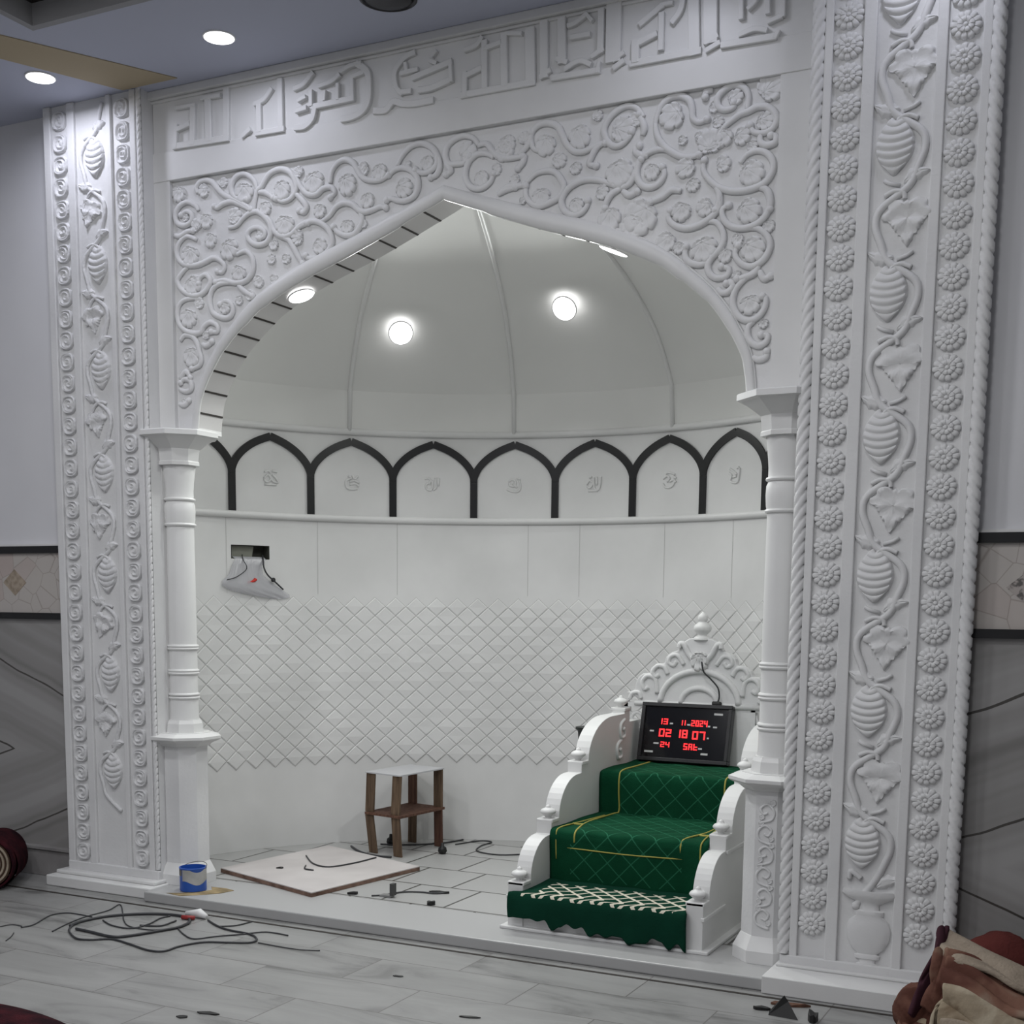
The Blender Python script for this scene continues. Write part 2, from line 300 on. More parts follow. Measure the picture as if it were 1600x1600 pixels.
VINES=[[(-4.091,3.307),(-4.1,3.331),(-4.079,3.354),(-4.043,3.359),(-4.005,3.344),(-3.976,3.312),(-3.939,3.28),(-3.879,3.252),(-3.82,3.22),(-3.789,3.198)],[(-3.794,3.198),(-3.86,3.233),(-3.899,3.247),(-3.945,3.243),(-3.98,3.23),(-3.998,3.238)],[(-3.755,3.28),(-3.769,3.319),(-3.808,3.351),(-3.847,3.358),(-3.882,3.34),(-3.898,3.306),(-3.886,3.27),(-3.849,3.248),(-3.815,3.246)],[(-3.774,3.194),(-3.766,3.236),(-3.753,3.276),(-3.73,3.288),(-3.71,3.314),(-3.678,3.341),(-3.623,3.351),(-3.573,3.331),(-3.548,3.294),(-3.539,3.253),(-3.568,3.221),(-3.611,3.212),(-3.649,3.227)],[(-3.745,3.268),(-3.707,3.261),(-3.664,3.233)],[(-3.548,3.239),(-3.52,3.217),(-3.486,3.176),(-3.5,3.152),(-3.526,3.162)],[(-3.917,3.135),(-3.872,3.139),(-3.836,3.165),(-3.801,3.184),(-3.757,3.186),(-3.713,3.158),(-3.685,3.121),(-3.683,3.08),(-3.706,3.048),(-3.75,3.042),(-3.789,3.057),(-3.811,3.086),(-3.798,3.111),(-3.758,3.118),(-3.719,3.099),(-3.717,3.076),(-3.745,3.069)],[(-3.733,3.176),(-3.689,3.141),(-3.666,3.096),(-3.623,3.065),(-3.57,3.067),(-3.532,3.092),(-3.479,3.105)],[(-4.09,3.23),(-4.108,3.255),(-4.154,3.276),(-4.201,3.263),(-4.226,3.227),(-4.214,3.19),(-4.172,3.174),(-4.133,3.188),(-4.129,3.219),(-4.16,3.236),(-4.192,3.223)],[(-4.236,3.138),(-4.2,3.13),(-4.158,3.145),(-4.126,3.145)],[(-4.102,3.103),(-4.158,3.125),(-4.201,3.106),(-4.223,3.069),(-4.213,3.029),(-4.172,2.999),(-4.11,2.991),(-4.053,3.001),(-4.017,3.012),(-3.981,3.005),(-3.946,2.974),(-3.957,2.944),(-3.987,2.951)],[(-3.875,3.013),(-3.825,3.023),(-3.79,2.996),(-3.781,2.953),(-3.797,2.913),(-3.837,2.89),(-3.898,2.892),(-3.953,2.909),(-3.999,2.904)],[(-3.628,3.062),(-3.585,3.046),(-3.557,3.009),(-3.533,2.969),(-3.51,2.937)],[(-4.162,2.988),(-4.2,2.961),(-4.222,2.931),(-4.197,2.889),(-4.14,2.859),(-4.083,2.859),(-4.04,2.887),(-4.029,2.917),(-4.054,2.943),(-4.086,2.934),(-4.097,2.907)],[(-3.843,2.879),(-3.918,2.894),(-3.969,2.895),(-4.01,2.88),(-4.031,2.847),(-4.032,2.808),(-4.013,2.767),(-3.962,2.743),(-3.921,2.743),(-3.901,2.769),(-3.912,2.801),(-3.945,2.815),(-3.976,2.803)],[(-3.868,2.878),(-3.833,2.848),(-3.789,2.824)],[(-4.109,2.844),(-4.177,2.844),(-4.215,2.824),(-4.229,2.786),(-4.22,2.741),(-4.186,2.706),(-4.129,2.686),(-4.087,2.69),(-4.071,2.713),(-4.034,2.729),(-3.994,2.71),(-3.994,2.683),(-4.03,2.686)],[(-4.214,2.661),(-4.187,2.682),(-4.145,2.675),(-4.115,2.645),(-4.103,2.604),(-4.091,2.564),(-4.107,2.537),(-4.15,2.528)],[(-4.22,2.484),(-4.184,2.518),(-4.159,2.488)],[(-4.226,2.44),(-4.19,2.426),(-4.155,2.436),(-4.159,2.472),(-4.193,2.483),(-4.218,2.468)],[(-4.229,2.372),(-4.197,2.366),(-4.17,2.384)],[(-4.084,2.635),(-4.058,2.625),(-4.026,2.642)],[(-3.359,3.257),(-3.35,3.303),(-3.32,3.335),(-3.279,3.344),(-3.238,3.324),(-3.214,3.288),(-3.185,3.255),(-3.145,3.24),(-3.1,3.237),(-3.06,3.251)],[(-3.545,3.315),(-3.528,3.283),(-3.507,3.25),(-3.473,3.224),(-3.431,3.22),(-3.397,3.239),(-3.355,3.24),(-3.336,3.215),(-3.359,3.198)],[(-3.596,3.061),(-3.557,3.074),(-3.526,3.097),(-3.483,3.109),(-3.432,3.106),(-3.382,3.077),(-3.357,3.041),(-3.353,3.004),(-3.379,2.973),(-3.425,2.954),(-3.477,2.956),(-3.494,2.968)],[(-3.407,3.103),(-3.364,3.122),(-3.33,3.154),(-3.289,3.166),(-3.243,3.154),(-3.211,3.127),(-3.178,3.116),(-3.137,3.121),(-3.101,3.128),(-3.073,3.12)],[(-3.211,3.127),(-3.194,3.092),(-3.207,3.057),(-3.24,3.031),(-3.282,3.031),(-3.323,3.05),(-3.344,3.073)],[(-3.017,3.283),(-2.994,3.318),(-2.951,3.351),(-2.9,3.357),(-2.853,3.337),(-2.825,3.303),(-2.825,3.265),(-2.853,3.242),(-2.895,3.238),(-2.928,3.256)],[(-2.819,3.302),(-2.809,3.255),(-2.825,3.223),(-2.853,3.215)],[(-3.056,3.253),(-3.027,3.269),(-2.989,3.272),(-2.946,3.254),(-2.918,3.22),(-2.916,3.181),(-2.937,3.149),(-2.98,3.137),(-3.018,3.144),(-3.046,3.155),(-3.07,3.15)],[(-2.626,3.313),(-2.653,3.343),(-2.694,3.358),(-2.739,3.351),(-2.775,3.326),(-2.782,3.289),(-2.766,3.257),(-2.734,3.253),(-2.698,3.252),(-2.666,3.274)],[(-2.782,3.286),(-2.773,3.254),(-2.756,3.229),(-2.779,3.217)],[(-2.555,3.255),(-2.586,3.272),(-2.63,3.278),(-2.666,3.259),(-2.686,3.224),(-2.684,3.182),(-2.656,3.15),(-2.612,3.141),(-2.572,3.16),(-2.557,3.192)],[(-2.631,3.31),(-2.591,3.312),(-2.56,3.277),(-2.528,3.251),(-2.485,3.241),(-2.424,3.24)],[(-2.536,3.107),(-2.501,3.121),(-2.457,3.125)],[(-2.442,3.249),(-2.409,3.273),(-2.391,3.302),(-2.389,3.326)],[(-2.347,3.25),(-2.376,3.264),(-2.389,3.298),(-2.383,3.328),(-2.353,3.35),(-2.312,3.351),(-2.272,3.333),(-2.251,3.299),(-2.231,3.261),(-2.198,3.229),(-2.162,3.221),(-2.131,3.227),(-2.096,3.239),(-2.065,3.241)],[(-1.906,3.313),(-1.937,3.351),(-1.975,3.364),(-2.017,3.353),(-2.051,3.328),(-2.07,3.293),(-2.061,3.255),(-2.033,3.227),(-1.999,3.224),(-1.965,3.248),(-1.958,3.267)],[(-2.069,3.242),(-2.096,3.232),(-2.119,3.204),(-2.13,3.172),(-2.102,3.161)],[(-2.524,3.118),(-2.491,3.131),(-2.449,3.13),(-2.416,3.129)],[(-2.408,3.135),(-2.367,3.165),(-2.322,3.171),(-2.281,3.161),(-2.252,3.129),(-2.24,3.099),(-2.255,3.067),(-2.292,3.05),(-2.344,3.039),(-2.382,3.054),(-2.407,3.085),(-2.409,3.125)],[(-1.995,3.063),(-2.038,3.084),(-2.085,3.104),(-2.141,3.114),(-2.188,3.107),(-2.228,3.084),(-2.249,3.048),(-2.238,3.012),(-2.202,2.988),(-2.162,2.992),(-2.139,3.014),(-2.135,3.034)],[(-1.995,3.063),(-1.961,3.074),(-1.942,3.099),(-1.928,3.131),(-1.913,3.159)],[(-1.995,3.061),(-2.03,3.049),(-2.052,3.024),(-2.06,2.997)],[(-2.413,3.245),(-2.425,3.215),(-2.446,3.196)],[(-1.987,3.054),(-1.96,3.033),(-1.926,3.042)],[(-1.858,3.28),(-1.851,3.311),(-1.831,3.348),(-1.796,3.368),(-1.756,3.367),(-1.723,3.346),(-1.711,3.315),(-1.706,3.279),(-1.681,3.261),(-1.65,3.267)],[(-1.858,3.283),(-1.849,3.238),(-1.823,3.198),(-1.794,3.173),(-1.754,3.149),(-1.713,3.14),(-1.678,3.144)],[(-1.79,3.172),(-1.831,3.185),(-1.872,3.183),(-1.908,3.166),(-1.928,3.132),(-1.927,3.092),(-1.901,3.059),(-1.864,3.051),(-1.832,3.065),(-1.816,3.092),(-1.825,3.119)],[(-1.884,3.17),(-1.913,3.174),(-1.938,3.193),(-1.922,3.209)],[(-1.496,3.279),(-1.492,3.32),(-1.506,3.354),(-1.541,3.372),(-1.579,3.366),(-1.61,3.339),(-1.608,3.307),(-1.581,3.29),(-1.55,3.294),(-1.547,3.311)],[(-1.605,3.2),(-1.583,3.229),(-1.552,3.249),(-1.522,3.266),(-1.492,3.271),(-1.458,3.282),(-1.42,3.276),(-1.389,3.249),(-1.384,3.217),(-1.406,3.192),(-1.44,3.187),(-1.47,3.198),(-1.483,3.221)],[(-1.44,3.187),(-1.442,3.159),(-1.419,3.142),(-1.386,3.147),(-1.383,3.168),(-1.402,3.174)],[(-1.516,3.092),(-1.494,3.117),(-1.456,3.128),(-1.414,3.113),(-1.39,3.078),(-1.393,3.043),(-1.418,3.011),(-1.459,2.996),(-1.513,2.992),(-1.567,3.002),(-1.611,3.026),(-1.644,3.059),(-1.66,3.089),(-1.657,3.121)],[(-1.448,3.001),(-1.41,2.982),(-1.395,2.945),(-1.396,2.913)],[(-1.611,3.026),(-1.594,2.991),(-1.597,2.955),(-1.608,2.935)],[(-1.746,3.021),(-1.786,3.03),(-1.822,3.009),(-1.871,2.996)],[(-1.91,3.247),(-1.903,3.275),(-1.925,3.326)],[(-1.63,3.367),(-1.657,3.367),(-1.66,3.347)],[(-1.598,3.007),(-1.589,2.968),(-1.6,2.932),(-1.632,2.906),(-1.672,2.888),(-1.722,2.882),(-1.769,2.899),(-1.795,2.929),(-1.787,2.955)],[(-1.64,2.899),(-1.603,2.891),(-1.577,2.858),(-1.572,2.82),(-1.587,2.788),(-1.615,2.764),(-1.631,2.736),(-1.621,2.704),(-1.592,2.686),(-1.555,2.69),(-1.548,2.716),(-1.577,2.726)],[(-1.627,2.75),(-1.66,2.742),(-1.702,2.754),(-1.723,2.78),(-1.72,2.814)],[(-1.454,3.003),(-1.422,2.992),(-1.401,2.956),(-1.399,2.919),(-1.418,2.885),(-1.453,2.863),(-1.5,2.857),(-1.545,2.87),(-1.574,2.899),(-1.58,2.934),(-1.556,2.946)],[(-1.488,2.856),(-1.44,2.85),(-1.403,2.82),(-1.39,2.782),(-1.405,2.746),(-1.432,2.723),(-1.467,2.715),(-1.504,2.734),(-1.525,2.766),(-1.514,2.795)],[(-1.431,2.719),(-1.446,2.691),(-1.482,2.679),(-1.514,2.675)],[(-1.446,2.699),(-1.474,2.679),(-1.501,2.658),(-1.522,2.63),(-1.528,2.59),(-1.516,2.555),(-1.486,2.526),(-1.45,2.52),(-1.419,2.537),(-1.402,2.565),(-1.4,2.592),(-1.414,2.603)],[(-1.443,2.516),(-1.464,2.497),(-1.466,2.467),(-1.451,2.439),(-1.422,2.424),(-1.394,2.435),(-1.388,2.458),(-1.413,2.463)],[(-1.588,2.649),(-1.572,2.631),(-1.547,2.632),(-1.53,2.651),(-1.541,2.668),(-1.555,2.663)],[(-1.442,2.385),(-1.42,2.373),(-1.392,2.381),(-1.389,2.401)],[(-1.428,2.697),(-1.41,2.666),(-1.382,2.673)]]
LEAVES=[(-3.824,3.289,260,0.041),(-3.619,3.274,280,0.04),(-3.603,3.123,260,0.041),(-3.749,3.091,300,0.02),(-4.171,3.208,0,0.016),(-4.14,3.049,250,0.043),(-3.861,2.942,250,0.033),(-3.891,3.179,20,0.033),(-4.199,3.328,250,0.034),(-4.049,3.317,200,0.027),(-3.713,3.203,280,0.028),(-3.947,3.331,40,0.02),(-3.665,3.04,260,0.022),(-3.673,2.976,200,0.022),(-3.605,2.969,340,0.021),(-3.748,2.889,220,0.024),(-3.675,2.886,10,0.02),(-4.043,3.189,260,0.031),(-4.019,3.102,250,0.031),(-3.924,3.053,300,0.042),(-4.138,2.915,300,0.039),(-4.1,3.161,120,0.027),(-3.951,2.796,320,0.027),(-4.158,2.771,250,0.039),(-4.102,2.818,30,0.023),(-3.859,2.815,200,0.02),(-3.809,2.83,350,0.02),(-4.148,2.596,270,0.042),(-4.062,2.668,60,0.018),(-4.202,2.378,0,0.016),(-3.447,3.285,280,0.044),(-3.519,3.322,140,0.023),(-3.276,3.253,290,0.043),(-3.181,3.297,200,0.026),(-3.415,3.158,260,0.028),(-3.527,3.05,180,0.029),(-3.425,3.008,320,0.032),(-3.273,3.075,270,0.028),(-3.191,3.068,0,0.015),(-3.17,3.171,280,0.031),(-2.872,3.283,280,0.028),(-2.994,3.195,330,0.037),(-2.689,3.288,20,0.037),(-2.616,3.188,290,0.031),(-2.507,3.285,260,0.038),(-3.108,3.28,280,0.033),(-2.55,3.206,0,0.02),(-2.961,3.279,170,0.017),(-2.319,3.281,250,0.038),(-2.179,3.292,290,0.043),(-2.004,3.284,350,0.044),(-2.27,3.208,330,0.028),(-2.193,3.17,300,0.021),(-2.008,3.135,290,0.049),(-2.341,3.084,270,0.033),(-2.187,3.03,290,0.03),(-2.081,3.062,340,0.024),(-2.039,2.967,260,0.046),(-2.501,3.307,290,0.033),(-2.453,3.159,200,0.021),(-2.102,3.342,60,0.02),(-2.427,3.07,0,0.014),(-2.418,3.302,80,0.023),(-1.778,3.304,200,0.044),(-1.945,3.307,20,0.025),(-1.419,3.337,40,0.047),(-1.551,3.326,20,0.028),(-1.434,3.231,340,0.033),(-1.635,3.172,90,0.042),(-1.582,3.204,250,0.032),(-1.52,3.191,340,0.028),(-1.481,3.059,320,0.043),(-1.72,3.108,200,0.036),(-1.866,3.117,260,0.029),(-1.703,3.044,300,0.023),(-1.751,3.206,0,0.017),(-1.684,3.208,30,0.017),(-1.628,3.31,330,0.019),(-1.59,3.098,10,0.026),(-1.476,3.15,330,0.02),(-1.614,3.251,0,0.021),(-1.898,2.96,225,0.061),(-1.936,2.926,250,0.045),(-1.741,2.957,250,0.034),(-1.642,2.956,210,0.03),(-1.487,2.926,320,0.043),(-1.653,2.81,290,0.044),(-1.466,2.786,320,0.043),(-1.797,2.849,230,0.037),(-1.745,2.82,240,0.022),(-1.515,2.825,250,0.022),(-1.562,2.774,260,0.026),(-1.401,2.86,300,0.021),(-1.463,2.588,280,0.033),(-1.407,2.509,280,0.017),(-1.51,2.689,190,0.017),(-1.669,2.802,290,0.004)]
WORDS=[[([(-4.198,3.518),(-3.893,3.511)],0.027),([(-3.896,3.713),(-3.901,3.51)],0.031),([(-4.001,3.685),(-3.999,3.524)],0.034),([(-4.087,3.665),(-4.094,3.521)],0.029),([(-4.187,3.605),(-4.193,3.518)],0.022),([(-4.185,3.588),(-4.114,3.602)],0.022),([(-4.182,3.683),(-4.076,3.679)],0.017),([(-4.031,3.701),(-3.932,3.698)],0.017)],[([(-3.601,3.707),(-3.599,3.507)],0.027),([(-3.727,3.507),(-3.588,3.505)],0.023),([(-3.735,3.634),(-3.688,3.644),(-3.65,3.679)],0.021),([(-3.717,3.625),(-3.716,3.52)],0.026),([(-3.802,3.51),(-3.769,3.528)],0.019)],[([(-3.52,3.664),(-3.475,3.674),(-3.431,3.71)],0.022),([(-3.516,3.501),(-3.472,3.499),(-3.433,3.523),(-3.419,3.563)],0.025),([(-3.427,3.573),(-3.223,3.576)],0.024),([(-3.225,3.656),(-3.223,3.572)],0.019),([(-3.222,3.664),(-3.17,3.672)],0.019),([(-3.196,3.709),(-3.149,3.672),(-3.139,3.621),(-3.144,3.551),(-3.176,3.514),(-3.224,3.5),(-3.271,3.499)],0.026),([(-3.388,3.652),(-3.329,3.66),(-3.291,3.679)],0.019),([(-3.297,3.642),(-3.297,3.587)],0.017),([(-3.51,3.569),(-3.466,3.573)],0.02),([(-3.498,3.61),(-3.468,3.618)],0.017),([(-3.435,3.634),(-3.435,3.583)],0.02),([(-3.362,3.623),(-3.365,3.593)],0.015),([(-3.275,3.693),(-3.233,3.707),(-3.18,3.709)],0.017)],[([(-3.108,3.508),(-3.056,3.504),(-3.02,3.532),(-2.974,3.517),(-2.919,3.508),(-2.834,3.508)],0.026),([(-2.979,3.559),(-3.005,3.587),(-3.01,3.65),(-2.964,3.695),(-2.919,3.708)],0.021),([(-2.979,3.563),(-2.939,3.561)],0.021),([(-2.919,3.611),(-2.745,3.643)],0.023),([(-2.889,3.557),(-2.834,3.556),(-2.755,3.572)],0.023),([(-2.979,3.637),(-2.904,3.639)],0.018),([(-2.959,3.67),(-2.954,3.641)],0.016),([(-2.839,3.662),(-2.814,3.65)],0.016),([(-2.829,3.681),(-2.814,3.695)],0.014),([(-2.745,3.639),(-2.74,3.57)],0.016)],[([(-2.687,3.506),(-2.371,3.505)],0.025),([(-2.385,3.694),(-2.38,3.507)],0.041),([(-2.501,3.699),(-2.496,3.521)],0.03),([(-2.588,3.69),(-2.586,3.524)],0.026),([(-2.678,3.586),(-2.677,3.506)],0.022),([(-2.663,3.58),(-2.606,3.595)],0.02),([(-2.674,3.677),(-2.626,3.685),(-2.602,3.709)],0.018),([(-2.587,3.667),(-2.517,3.678)],0.018),([(-2.484,3.706),(-2.424,3.695)],0.015)],[([(-2.324,3.722),(-2.321,3.525)],0.034),([(-2.334,3.519),(-2.298,3.536)],0.019),([(-2.247,3.712),(-2.244,3.566)],0.034),([(-2.263,3.573),(-2.226,3.556)],0.019),([(-2.28,3.506),(-2.088,3.502)],0.023),([(-2.226,3.532),(-2.168,3.55),(-2.124,3.531)],0.019),([(-2.079,3.717),(-2.081,3.573)],0.025),([(-2.111,3.559),(-2.072,3.576)],0.019),([(-2.201,3.643),(-2.13,3.641)],0.019),([(-2.215,3.688),(-2.189,3.691),(-2.141,3.716)],0.017),([(-2.141,3.716),(-2.118,3.69)],0.012),([(-2.084,3.528),(-2.092,3.499)],0.014)],[([(-2.027,3.746),(-2.028,3.545)],0.06),([(-2.022,3.53),(-1.988,3.548)],0.018),([(-2.019,3.502),(-1.988,3.518)],0.02)],[([(-1.948,3.504),(-1.681,3.505)],0.025),([(-1.708,3.721),(-1.699,3.508)],0.043),([(-1.915,3.643),(-1.874,3.666),(-1.833,3.69)],0.022),([(-1.828,3.694),(-1.793,3.694)],0.015),([(-1.923,3.574),(-1.856,3.594)],0.022),([(-1.936,3.576),(-1.935,3.516)],0.03),([(-1.832,3.658),(-1.832,3.54)],0.022),([(-1.748,3.719),(-1.756,3.663),(-1.786,3.627)],0.022)],[([(-1.643,3.722),(-1.637,3.543)],0.052),([(-1.652,3.529),(-1.613,3.545)],0.017),([(-1.649,3.502),(-1.605,3.519)],0.019),([(-1.587,3.509),(-1.394,3.505)],0.024),([(-1.522,3.534),(-1.469,3.544),(-1.428,3.533)],0.019),([(-1.525,3.7),(-1.521,3.593)],0.019),([(-1.425,3.703),(-1.421,3.593)],0.018),([(-1.368,3.709),(-1.368,3.575)],0.023),([(-1.415,3.559),(-1.372,3.569)],0.016),([(-1.38,3.52),(-1.389,3.504)],0.016),([(-1.493,3.619),(-1.465,3.645),(-1.458,3.696)],0.016)]]
CABLES=[[(-4.239,4.124),(-4.252,4.221),(-4.209,4.351),(-4.084,4.464),(-3.938,4.501),(-3.836,4.45),(-3.802,4.344),(-3.832,4.248),(-3.886,4.121),(-3.942,4.071),(-4.086,4.089),(-4.177,4.098)],[(-4.25,4.159),(-4.191,4.071),(-4.064,3.985),(-3.992,3.994),(-3.918,4.046),(-3.794,4.021),(-3.662,3.985),(-3.594,4.005),(-3.589,4.097),(-3.543,4.195),(-3.442,4.243),(-3.368,4.283),(-3.377,4.342),(-3.455,4.395),(-3.575,4.408),(-3.667,4.439),(-3.777,4.503)],[(-4.414,4.008),(-4.405,4.074),(-4.469,4.23),(-4.443,4.301),(-4.364,4.309),(-4.283,4.302)],[(-4.242,4.023),(-4.287,4.16),(-4.312,4.294),(-4.308,4.429),(-4.345,4.547),(-4.192,4.404),(-4.108,4.321),(-4.008,4.252),(-3.881,4.252),(-3.826,4.319)],[(-4.191,4.276),(-4.09,4.227),(-3.983,4.225),(-3.963,4.317),(-3.992,4.428),(-3.983,4.485)],[(-3.982,4.286),(-3.897,4.321),(-3.894,4.397),(-3.898,4.428)],[(-3.798,4.326),(-3.706,4.258),(-3.619,4.221),(-3.563,4.298),(-3.493,4.375),(-3.42,4.462),(-3.3,4.461)],[(-3.667,4.439),(-3.608,4.492),(-3.591,4.584)],[(-3.342,4.305),(-3.222,4.297),(-3.12,4.299),(-3.038,4.326)],[(-4.508,3.977),(-4.49,4.028),(-4.429,4.028)],[(-4.298,3.819),(-4.331,3.877),(-4.373,3.931)]]


# ------------------------------------------------------------------ key dimensions (metres)
H_C = 3.77                      # ceiling
Y_P, Y_F, Y_B = 4.81, 4.90, 5.11    # pilaster face, arch face, back of arch
XC = -2.788                     # centre of the arch
NC = (-2.80, 4.92); R_N = 1.90  # niche plan: centre and radius
Y_C = 4.97                      # column axis
ARCH = [(1.361, 2.245), (1.352, 2.33), (1.334, 2.41), (1.276, 2.522), (1.194, 2.634), (1.072, 2.746), (.96, 2.828), (.745, 2.925), (.439, 3.022), (.204, 3.099), (0, 3.170)]
arch_r = smooth_prof(ARCH, 5)                       # springing to apex, right half
arch_full = [(-x, z) for x, z in arch_r] + [(x, z) for x, z in arch_r[::-1][1:]]
# inner edge of the arch (the roll moulding fills the strip between)
OFS = [.010, .012, .014, .018, .024, .034, .042, .046, .042, .030, .020]
def inset(pts, ofs):
    out = []
    for i, (x, z) in enumerate(pts):
        x0, z0 = pts[max(i - 1, 0)]; x1, z1 = pts[min(i + 1, len(pts) - 1)]; L = hypot(x1 - x0, z1 - z0); nx, nz = -(z1 - z0) / L, (x1 - x0) / L
        k = i / (len(pts) - 1) * (len(ofs) - 1); j = min(int(k), len(ofs) - 2); o = ofs[j] + (ofs[j + 1] - ofs[j]) * (k - j)
        out.append((max(x + nx * o, 0), z + nz * o) if i < len(pts) - 1 else (0, z - o))
    return out
in_r = inset(arch_r, OFS); in_r[-2] = (in_r[-2][0] * .5 + in_r[-3][0] * .2, in_r[-2][1])
mid_r = inset(arch_r, [(o + .024) * .5 for o in OFS])
in_full = [(-x, z) for x, z in in_r] + [(x, z) for x, z in in_r[::-1][1:]]
mid_full = [(-x, z) for x, z in mid_r] + [(x, z) for x, z in mid_r[::-1][1:]]

# ------------------------------------------------------------------ setting: floor, walls, ceiling
struct(MB().box(-8.0, 3.6, -3.2, 7.2, -.06, 0).build('floor', floor_m))
b = MB()
def disc_poly():
    p = [(-4.30, 4.66), (-1.195, 4.66), (-1.195, 4.92)]
    for i in range(0, 49): a = pi * i / 48; p.append((NC[0] + 1.94 * cos(a), NC[1] + 1.94 * sin(a)))
    p += [(-4.30, 4.92)]
    return p
# white platform slab: niche disc with straight front step
pp = [(-4.30, 4.66), (-1.195, 4.66), (-1.195, 5.06), (-4.30, 5.06)]
b.prism(pp, lambda x, y: (x, y, .0005), lambda x, y: (x, y, .05))
struct(b.build('floor_step', mat('step_marble', (.40, .40, .40), .35, .4), bevel=.006))
nic = [(NC[0] + 1.94 * cos(pi * i / 48), NC[1] + 1.94 * sin(pi * i / 48)) for i in range(49)]
nic = [p for p in nic if p[1] > 5.07]; nic = [(nic[0][0], 5.0605)] + nic + [(nic[-1][0], 5.0605)]
struct(MB().prism(nic, lambda x, y: (x, y, .0005), lambda x, y: (x, y, .0495)).build('floor_niche', tile_m))
struct(MB().box(-8.0, 3.6, 4.585, 4.602, 0, .0015).build('trim_1', gap))      # dark joint along the step

def wall(name, x0, x1, y0, y1, mats=paint): return struct(MB().box(x0, x1, y0, y1, 0, 4.1).build(name, mats))
wl = wall('wall_left', -8.0, -4.932, 4.90, 5.08)
wr = wall('wall_right', -.598, 3.6, 4.90, 5.08)
wall('wall_back', -8.0, 3.6, -3.2, -3.05); wall('wall_west', -8.0, -7.85, -3.05, 4.90); wall('wall_east', 3.45, 3.6, -3.05, 4.90)
for w, x0, x1, vm, nm in ((wl, -7.85, -4.934, vein_l, 'left'), (wr, -.596, 3.45, vein_r, 'right')):
    MB().box(x0, x1, 4.884, 4.90, 0, 1.36).build('marble_dado', vm, w)
    MB().box(x0, x1, 4.880, 4.90, 1.375, 1.68).build('tile_band', band_m, w)
    MB().box(x0, x1, 4.866, 4.90, 1.343, 1.376).build('black_border', black, w)
    MB().box(x0, x1, 4.866, 4.90, 1.678, 1.714).build('black_border', black, w)
    MB().box(x0, x1, 4.872, 4.90, 1.714, 1.724).build('white_fillet', marble, w)
for cx, cz, mm, w in ((-5.316, 1.530, diamond_m, wl), (-.405, 1.522, diamond_g, wr)):
    MB().prism([(cx - .082, cz), (cx, cz - .068), (cx + .082, cz), (cx, cz + .068)], lambda x, z: (x, 4.8785, z), lambda x, z: (x, 4.885, z)).build('diamond_inlay', mm, w)
sk = MB().box(-7.85, -4.934, 4.862, 4.90, 0, .140).box(-7.85, -4.934, 4.850, 4.90, .140, .158)
struct(sk.build('baseboard_left', noisy(mat('skirting_marble', (.3, .29, .29), .35), (.24, .23, .23), (.36, .35, .35), 3, 4), bevel=.003))
struct(MB().box(-.596, 3.45, 4.862, 4.90, 0, .150).build('baseboard_right', vein_r))

# ceiling with its tray
TX, TY = -4.285, 4.142
cb = MB()
cb.box(-8.0, TX, -3.2, 5.08, H_C, H_C + .05); cb.box(TX, 3.6, TY, 5.08, H_C, H_C + .05)
cb.box(2.4, 3.6, -3.2, TY, H_C, H_C + .05); cb.box(TX, 2.4, -3.2, -2.2, H_C, H_C + .05)
ceil = struct(cb.build('ceiling', ceil_m))
tb = MB().box(TX - .05, 2.45, -2.25, TY + .05, H_C + .085, H_C + .12).build('tray_top', tray_m, ceil)
tw = MB()
tw.box(TX - .03, TX + .004, -2.2, TY - .004, H_C - .001, H_C + .085); tw.box(TX - .03, 2.4, TY - .004, TY + .03, H_C - .001, H_C + .085); tw.box(2.4, 2.43, -2.2, TY, H_C + .002, H_C + .085); tw.box(TX, 2.4, -2.23, -2.2, H_C + .002, H_C + .085)
tw.build('tray_rim', mat('tray_rim_paint', (.30, .30, .31), .7, .2), ceil)
st = [(-4.44, 4.188), (-4.098, 4.80), (-4.419, 4.80), (-4.85, 3.90), (-4.60, 3.90)]
struct(MB().prism(st, lambda x, y: (x, y, H_C - .004), lambda x, y: (x, y, H_C)).build('trim_2', beige))

# niche wall: half cylinder with a hole for the wiring box
HA0, HA1, HZ0, HZ1 = radians(149.73), radians(156.64), 1.676, 1.7505
angs = sorted([radians(a * 1.5) for a in range(2, 119) if abs(radians(a * 1.5) - HA0) > .008 and abs(radians(a * 1.5) - HA1) > .008] + [HA0, HA1])
zs = [.05, .51, 1.0, 1.475, HZ0, HZ1, 1.9, 2.4]
cyl = lambda a, z, r=R_N: (NC[0] + r * cos(a), NC[1] + r * sin(a), z)
b = MB(); rows = [[cyl(a, z) for a in angs] for z in zs]; n = len(angs); v = [p for r in rows for p in r]; f = []
for i in range(len(zs) - 1):
    for j in range(n - 1):
        if zs[i] == HZ0 and HA0 <= angs[j] < HA1: continue
        f.append((i * n + j, i * n + j + 1, (i + 1) * n + j + 1, (i + 1) * n + j))
b.add(v, f)
nw = struct(b.build('wall_niche', marble, smooth=9))
